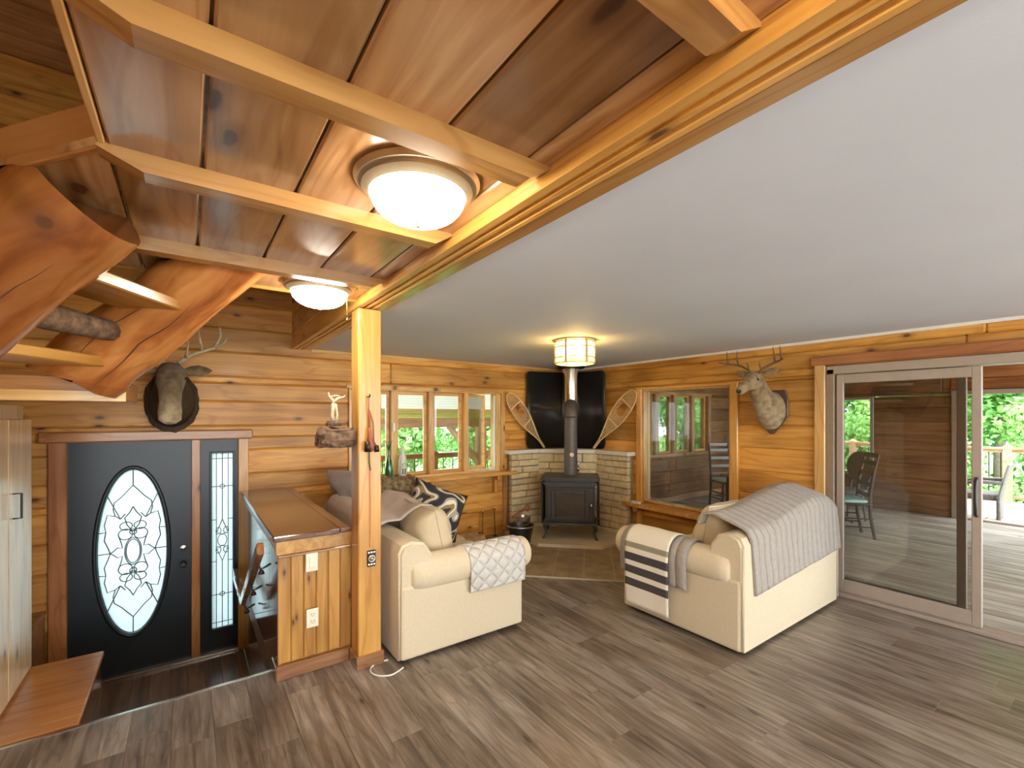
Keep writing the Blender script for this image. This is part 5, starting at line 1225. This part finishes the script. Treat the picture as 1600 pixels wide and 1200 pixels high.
def swirl(name):
    m, t, bs, _ = nt(name); co, oi, src = objco(t, (1, 1, 1), False)
    n1 = N(t, 'ShaderNodeTexNoise'); n1.inputs['Scale'].default_value = 4.2; n1.inputs['Detail'].default_value = 0; n1.inputs['Distortion'].default_value = 1.2; t.links.new(co, n1.inputs['Vector'])
    r = ramp(t, n1.outputs['Fac'], [(0, (.02, .018, .02)), (.40, (.03, .026, .03)), (.46, (.33, .31, .27)), (.51, (.70, .62, .45)), (.56, (.24, .17, .07)), (.62, (.028, .024, .028)), (.72, (.33, .31, .27))]); r.color_ramp.interpolation = 'CONSTANT'
    t.links.new(r.outputs[0], bs.inputs['Base Color']); bs.inputs['Roughness'].default_value = .85; return m
M['swirl'] = swirl('swirl_print_fabric')
cushion('cushion', 'black and olive swirl patterned cushion on the long sofa', 'cushion', M['swirl'], (1.72, 3.52, .79), (.80, -.18, -.34), (.30, .25, .9), .50, .44, .17, .2, 3)
fu = cushion('fur_cushion', 'shaggy brown and tan fur cushion behind the patterned one', 'cushion', plain('shaggy_fur', (.50, .38, .20), .95, 0, .6, 24, .9, 60, c2=(.07, .04, .02)), (1.50, 3.98, .86), (.5, -.75, 0), (.2, .1, .95), .48, .40, .16, .3, 5)
hb_ = NB(); r_ = random.Random(2)
for i in range(2600):
    a_, b_ = r_.uniform(-.95, .95), r_.uniform(-.95, .95); s = r_.choice((-1, 1)); z = ((1 - a_ * a_) ** .45) * ((1 - b_ * b_) ** .45) * .08 * s; p_ = Vector((a_ * .24, b_ * .20, z)); d = Vector((r_.gauss(0, .7) + a_ * .6, r_.gauss(0, .7) + b_ * .6, s)).normalized() * r_.uniform(.02, .045); e = Vector((r_.gauss(0, 1), r_.gauss(0, 1), 0)).normalized() * .003
    v = [hb_.verts.new(p_ - e), hb_.verts.new(p_ + e), hb_.verts.new(p_ + d)]; hb_.faces.new(v)
fo = obj('fur', hb_, plain('fur_strand', (.62, .48, .27), .9, 0, .6, 30, c2=(.10, .06, .03)), fu); tag(fo, kind='stuff')
cushion('cushion', 'dusty grey plush pillow at the far end of the long sofa', 'cushion', M['mauve'], (1.30, 4.42, .88), (.25, -.93, 0), (-.5, .1, .75), .62, .46, .24, .4, 8)
def spline(P, m=6):
    out = []
    for i in range(len(P) - 1):
        a, b, c_, d = P[max(i - 1, 0)], P[i], P[i + 1], P[min(i + 2, len(P) - 1)]
        for k in range(m):
            t = k / m; out.append(.5 * ((2 * b) + (c_ - a) * t + (2 * a - 5 * b + 4 * c_ - d) * t * t + (3 * b - a - 3 * c_ + d) * t ** 3))
    return out + [P[-1]]
wc = obj('power_cable', (lambda b: (tube(b, spline([on(606, 1031, z=.006), on(590, 1036, z=.006), on(580, 1043, z=.006), on(580, 1051, z=.006), on(592, 1056, z=.006), on(610, 1055, z=.006), on(622, 1049, z=.006), on(630, 1043, z=.006)]), .005, 8), b)[1])(NB()), M['whitecord'], smooth=True); tag(wc, 'white power cable looped on the floor by the sofa corner', 'cable')

# =================================================================== TROPHIES
def antler_tubes(bm, s, main, tines, r=.014):
    m_ = [(p_[0] * s, p_[1], p_[2]) for p_ in main]; tube(bm, m_, [r * (1 - .55 * i / (len(m_) - 1)) for i in range(len(m_))], 8)
    for tn in tines: tube(bm, [(p_[0] * s, p_[1], p_[2]) for p_ in tn], [r * .7, r * .5, r * .15], 7)
def ear(bm, base, tip, up, w):
    base, tip = Vector(base), Vector(tip); d = tip - base
    rg = [(base, d, up, .018, .016), (base + d * .25, d, up, w * .8, .02), (base + d * .55, d, up, w, .018), (base + d * .85, d, up, w * .5, .01), (tip, d, up, .004, .004)]; loft(bm, rg, 12)
dh = thing('deer_head', 'mounted whitetail deer head with antlers on a dark plaque', 'trophy', (WB - .012, 2.165, 1.655), -PI / 2)
bm = NB(); prism(bm, [(-.13, .20), (.13, .20), (.155, .1), (.15, -.06), (.02, -.235), (-.02, -.235), (-.15, -.06), (-.155, .1)], 0, .022); bmesh.ops.bevel(bm, geom=bm.edges[:], offset=.006, segments=1, affect='EDGES'); obj('plaque', bm, M['plaque'], dh, mtx=basis((0, 0, 0), UX, UZ, -UY))
bm = NB(); U = UZ
loft(bm, [((0, -.02, .0), (0, -1, .1), U, .135, .195), ((0, -.09, .02), (0, -1, .35), U, .125, .17), ((0, -.17, .08), (0, -.8, .6), U, .10, .135), ((0, -.25, .16), (0, -.7, .7), U, .085, .11), ((0, -.31, .235), (0, -.8, .5), U, .078, .095), ((0, -.37, .275), (0, -1, -.1), U, .078, .088), ((0, -.43, .265), (0, -1, -.3), U, .068, .074), ((0, -.50, .232), (0, -1, -.4), U, .048, .055), ((0, -.57, .198), (0, -1, -.4), U, .038, .044), ((0, -.62, .175), (0, -1, -.4), U, .035, .038), ((0, -.64, .165), (0, -1, -.4), U, .022, .025)], 22)
for s in (-1, 1): ear(bm, (s * .065, -.33, .325), (s * .20, -.31, .385), (0, -1, .3), .04)
hd_ = obj('head_and_neck', bm, M['fur_deer'], dh, smooth=60)
bm = NB(); sup(bm, 0, -.637, .172, .025, .014, .02, .8, .8, 14, 8); obj('nose', bm, M['black'], dh, smooth=True)
for s in (-1, 1): bm = NB(); sup(bm, s * .066, -.425, .285, .012, .014, .012, 1, 1, 12, 8); obj('eye', bm, M['black'], dh, smooth=True)
for s in (-1, 1):
    bm = NB(); antler_tubes(bm, s, [(.035, -.355, .35), (.07, -.34, .39), (.14, -.32, .43), (.22, -.33, .455), (.275, -.40, .465), (.285, -.47, .47)], [[(.06, -.345, .38), (.055, -.37, .42), (.06, -.38, .455)], [(.17, -.325, .44), (.175, -.35, .51), (.165, -.355, .585)], [(.25, -.37, .46), (.25, -.39, .53), (.245, -.40, .58)]]); obj('antler', bm, M['antler'], dh, smooth=True)
eh = thing('elk_head', 'mounted elk head with long pale muzzle above the front door', 'trophy', (-.11, WA - .012, 1.755))
bm = NB(); cap_ = []
for k in range(26):
    a = 2 * PI * k / 26; rr_ = 1 + .05 * math.sin(k * 2.7); cap_.append((.20 * math.cos(a) * rr_, (-.03 + .27 * math.sin(a) * rr_)))
prism(bm, cap_, 0, .05); bmesh.ops.bevel(bm, geom=bm.edges[:], offset=.015, segments=2, affect='EDGES'); obj('cape', bm, M['fur_cape'], eh, mtx=basis((0, 0, 0), UX, UZ, -UY))
bm = NB(); loft(bm, [((0, -.04, -.02), (0, -1, .1), U, .175, .235), ((0, -.14, .0), (0, -1, .4), U, .16, .19), ((0, -.26, .08), (0, -1, .5), U, .125, .15), ((0, -.34, .135), (0, -1, .1), U, .10, .115)], 22); obj('neck', bm, M['fur_cape'], eh, smooth=True)
bm = NB(); loft(bm, [((0, -.30, .20), (0, -.6, .6), U, .06, .06), ((0, -.36, .19), (0, -1, .0), U, .105, .105), ((0, -.44, .135), (0, -.8, -.5), U, .102, .10), ((0, -.51, .05), (0, -.6, -.8), U, .080, .082), ((0, -.56, -.04), (0, -.5, -.85), U, .072, .068), ((0, -.60, -.12), (0, -.5, -.85), U, .078, .064), ((0, -.635, -.18), (0, -.5, -.85), U, .074, .055), ((0, -.65, -.205), (0, -.5, -.85), U, .045, .035)], 22)
for s in (-1, 1): ear(bm, (s * .085, -.35, .225), (s * .29, -.33, .245), (0, -1, .4), .055)
obj('head', bm, M['fur_elk'], eh, smooth=60)
for s in (-1, 1):
    bm = NB(); sup(bm, s * .093, -.45, .155, .014, .017, .014, 1, 1, 12, 8); obj('eye', bm, M['black'], eh, smooth=True)
    bm = NB(); sup(bm, s * .028, -.652, -.178, .012, .008, .014, 1, 1, 10, 8); obj('nostril', bm, M['black'], eh, smooth=True)
    bm = NB(); antler_tubes(bm, s, [(.05, -.34, .29), (.12, -.32, .36), (.22, -.30, .41), (.31, -.32, .45), (.35, -.36, .55), (.34, -.40, .62)], [[(.10, -.33, .34), (.11, -.42, .38), (.12, -.46, .47)], [(.22, -.30, .41), (.20, -.36, .50), (.19, -.38, .58)], [(.31, -.32, .45), (.38, -.36, .50), (.41, -.38, .56)]], .02); obj('antler', bm, M['antler_pale'], eh, smooth=True)

# =================================================================== SILL ITEMS
q = on(601, 742, y=WA - .10)
tr = thing('sill_tray', 'shallow brown wooden tray on the casement window sill', 'tray', (1.95, WA - .11, .859))
bm = NB(); bx(bm, -.20, .20, -.075, .075, 0, .012)
for a in ((-.20, .20, -.075, -.063), (-.20, .20, .063, .075), (-.20, -.188, -.063, .063), (.188, .20, -.063, .063)): bx(bm, a[0], a[1], a[2], a[3], .012, .055)
obj('tray', bm, M['panel'], tr)
vg = thing('glass_vase', 'tall dark green glass vase on the window sill', 'vase', (1.865, WA - .11, .872))
bm = NB(); lathe(bm, [(0, 0), (.035, 0), (.045, .03), (.048, .10), (.035, .2), (.018, .28), (.012, .36), (.015, .37), (.009, .37), (.008, .3), (0, .28)], 20); obj('vase', bm, M['greenglass'], vg, smooth=40)
bm = NB()
for k in range(9): a = k * .7; tube(bm, [(.005 * math.cos(a), .005 * math.sin(a), .33), (.02 * math.cos(a), .02 * math.sin(a), .40), (.045 * math.cos(a), .03 * math.sin(a), .45)], [.005, .004, .001], 5)
obj('stems', bm, M['greenglass'], vg)
bt = thing('white_bottle', 'white bottle with black printed marks on the window sill', 'bottle', (2.025, WA - .12, .872))
bm = NB(); lathe(bm, [(0, 0), (.042, 0), (.045, .01), (.045, .22), (.038, .26), (.022, .29), (.02, .34), (.024, .345), (.024, .37), (0, .372)], 22); bo = obj('bottle', bm, plain('white_ceramic', (.80, .76, .68), .3, 0, .05), bt, smooth=40)
bm = NB(); bx(bm, -.018, -.006, -.047, -.043, .06, .125); bx(bm, .006, .018, -.047, -.043, .06, .125); lathe_ = [( .016 * math.cos(a), -.0455, .165 + .018 * math.sin(a)) for a in [2 * PI * k / 14 for k in range(11)]]; tube(bm, lathe_, .003, 5); obj('printed_mark', bm, M['slot'], bo)
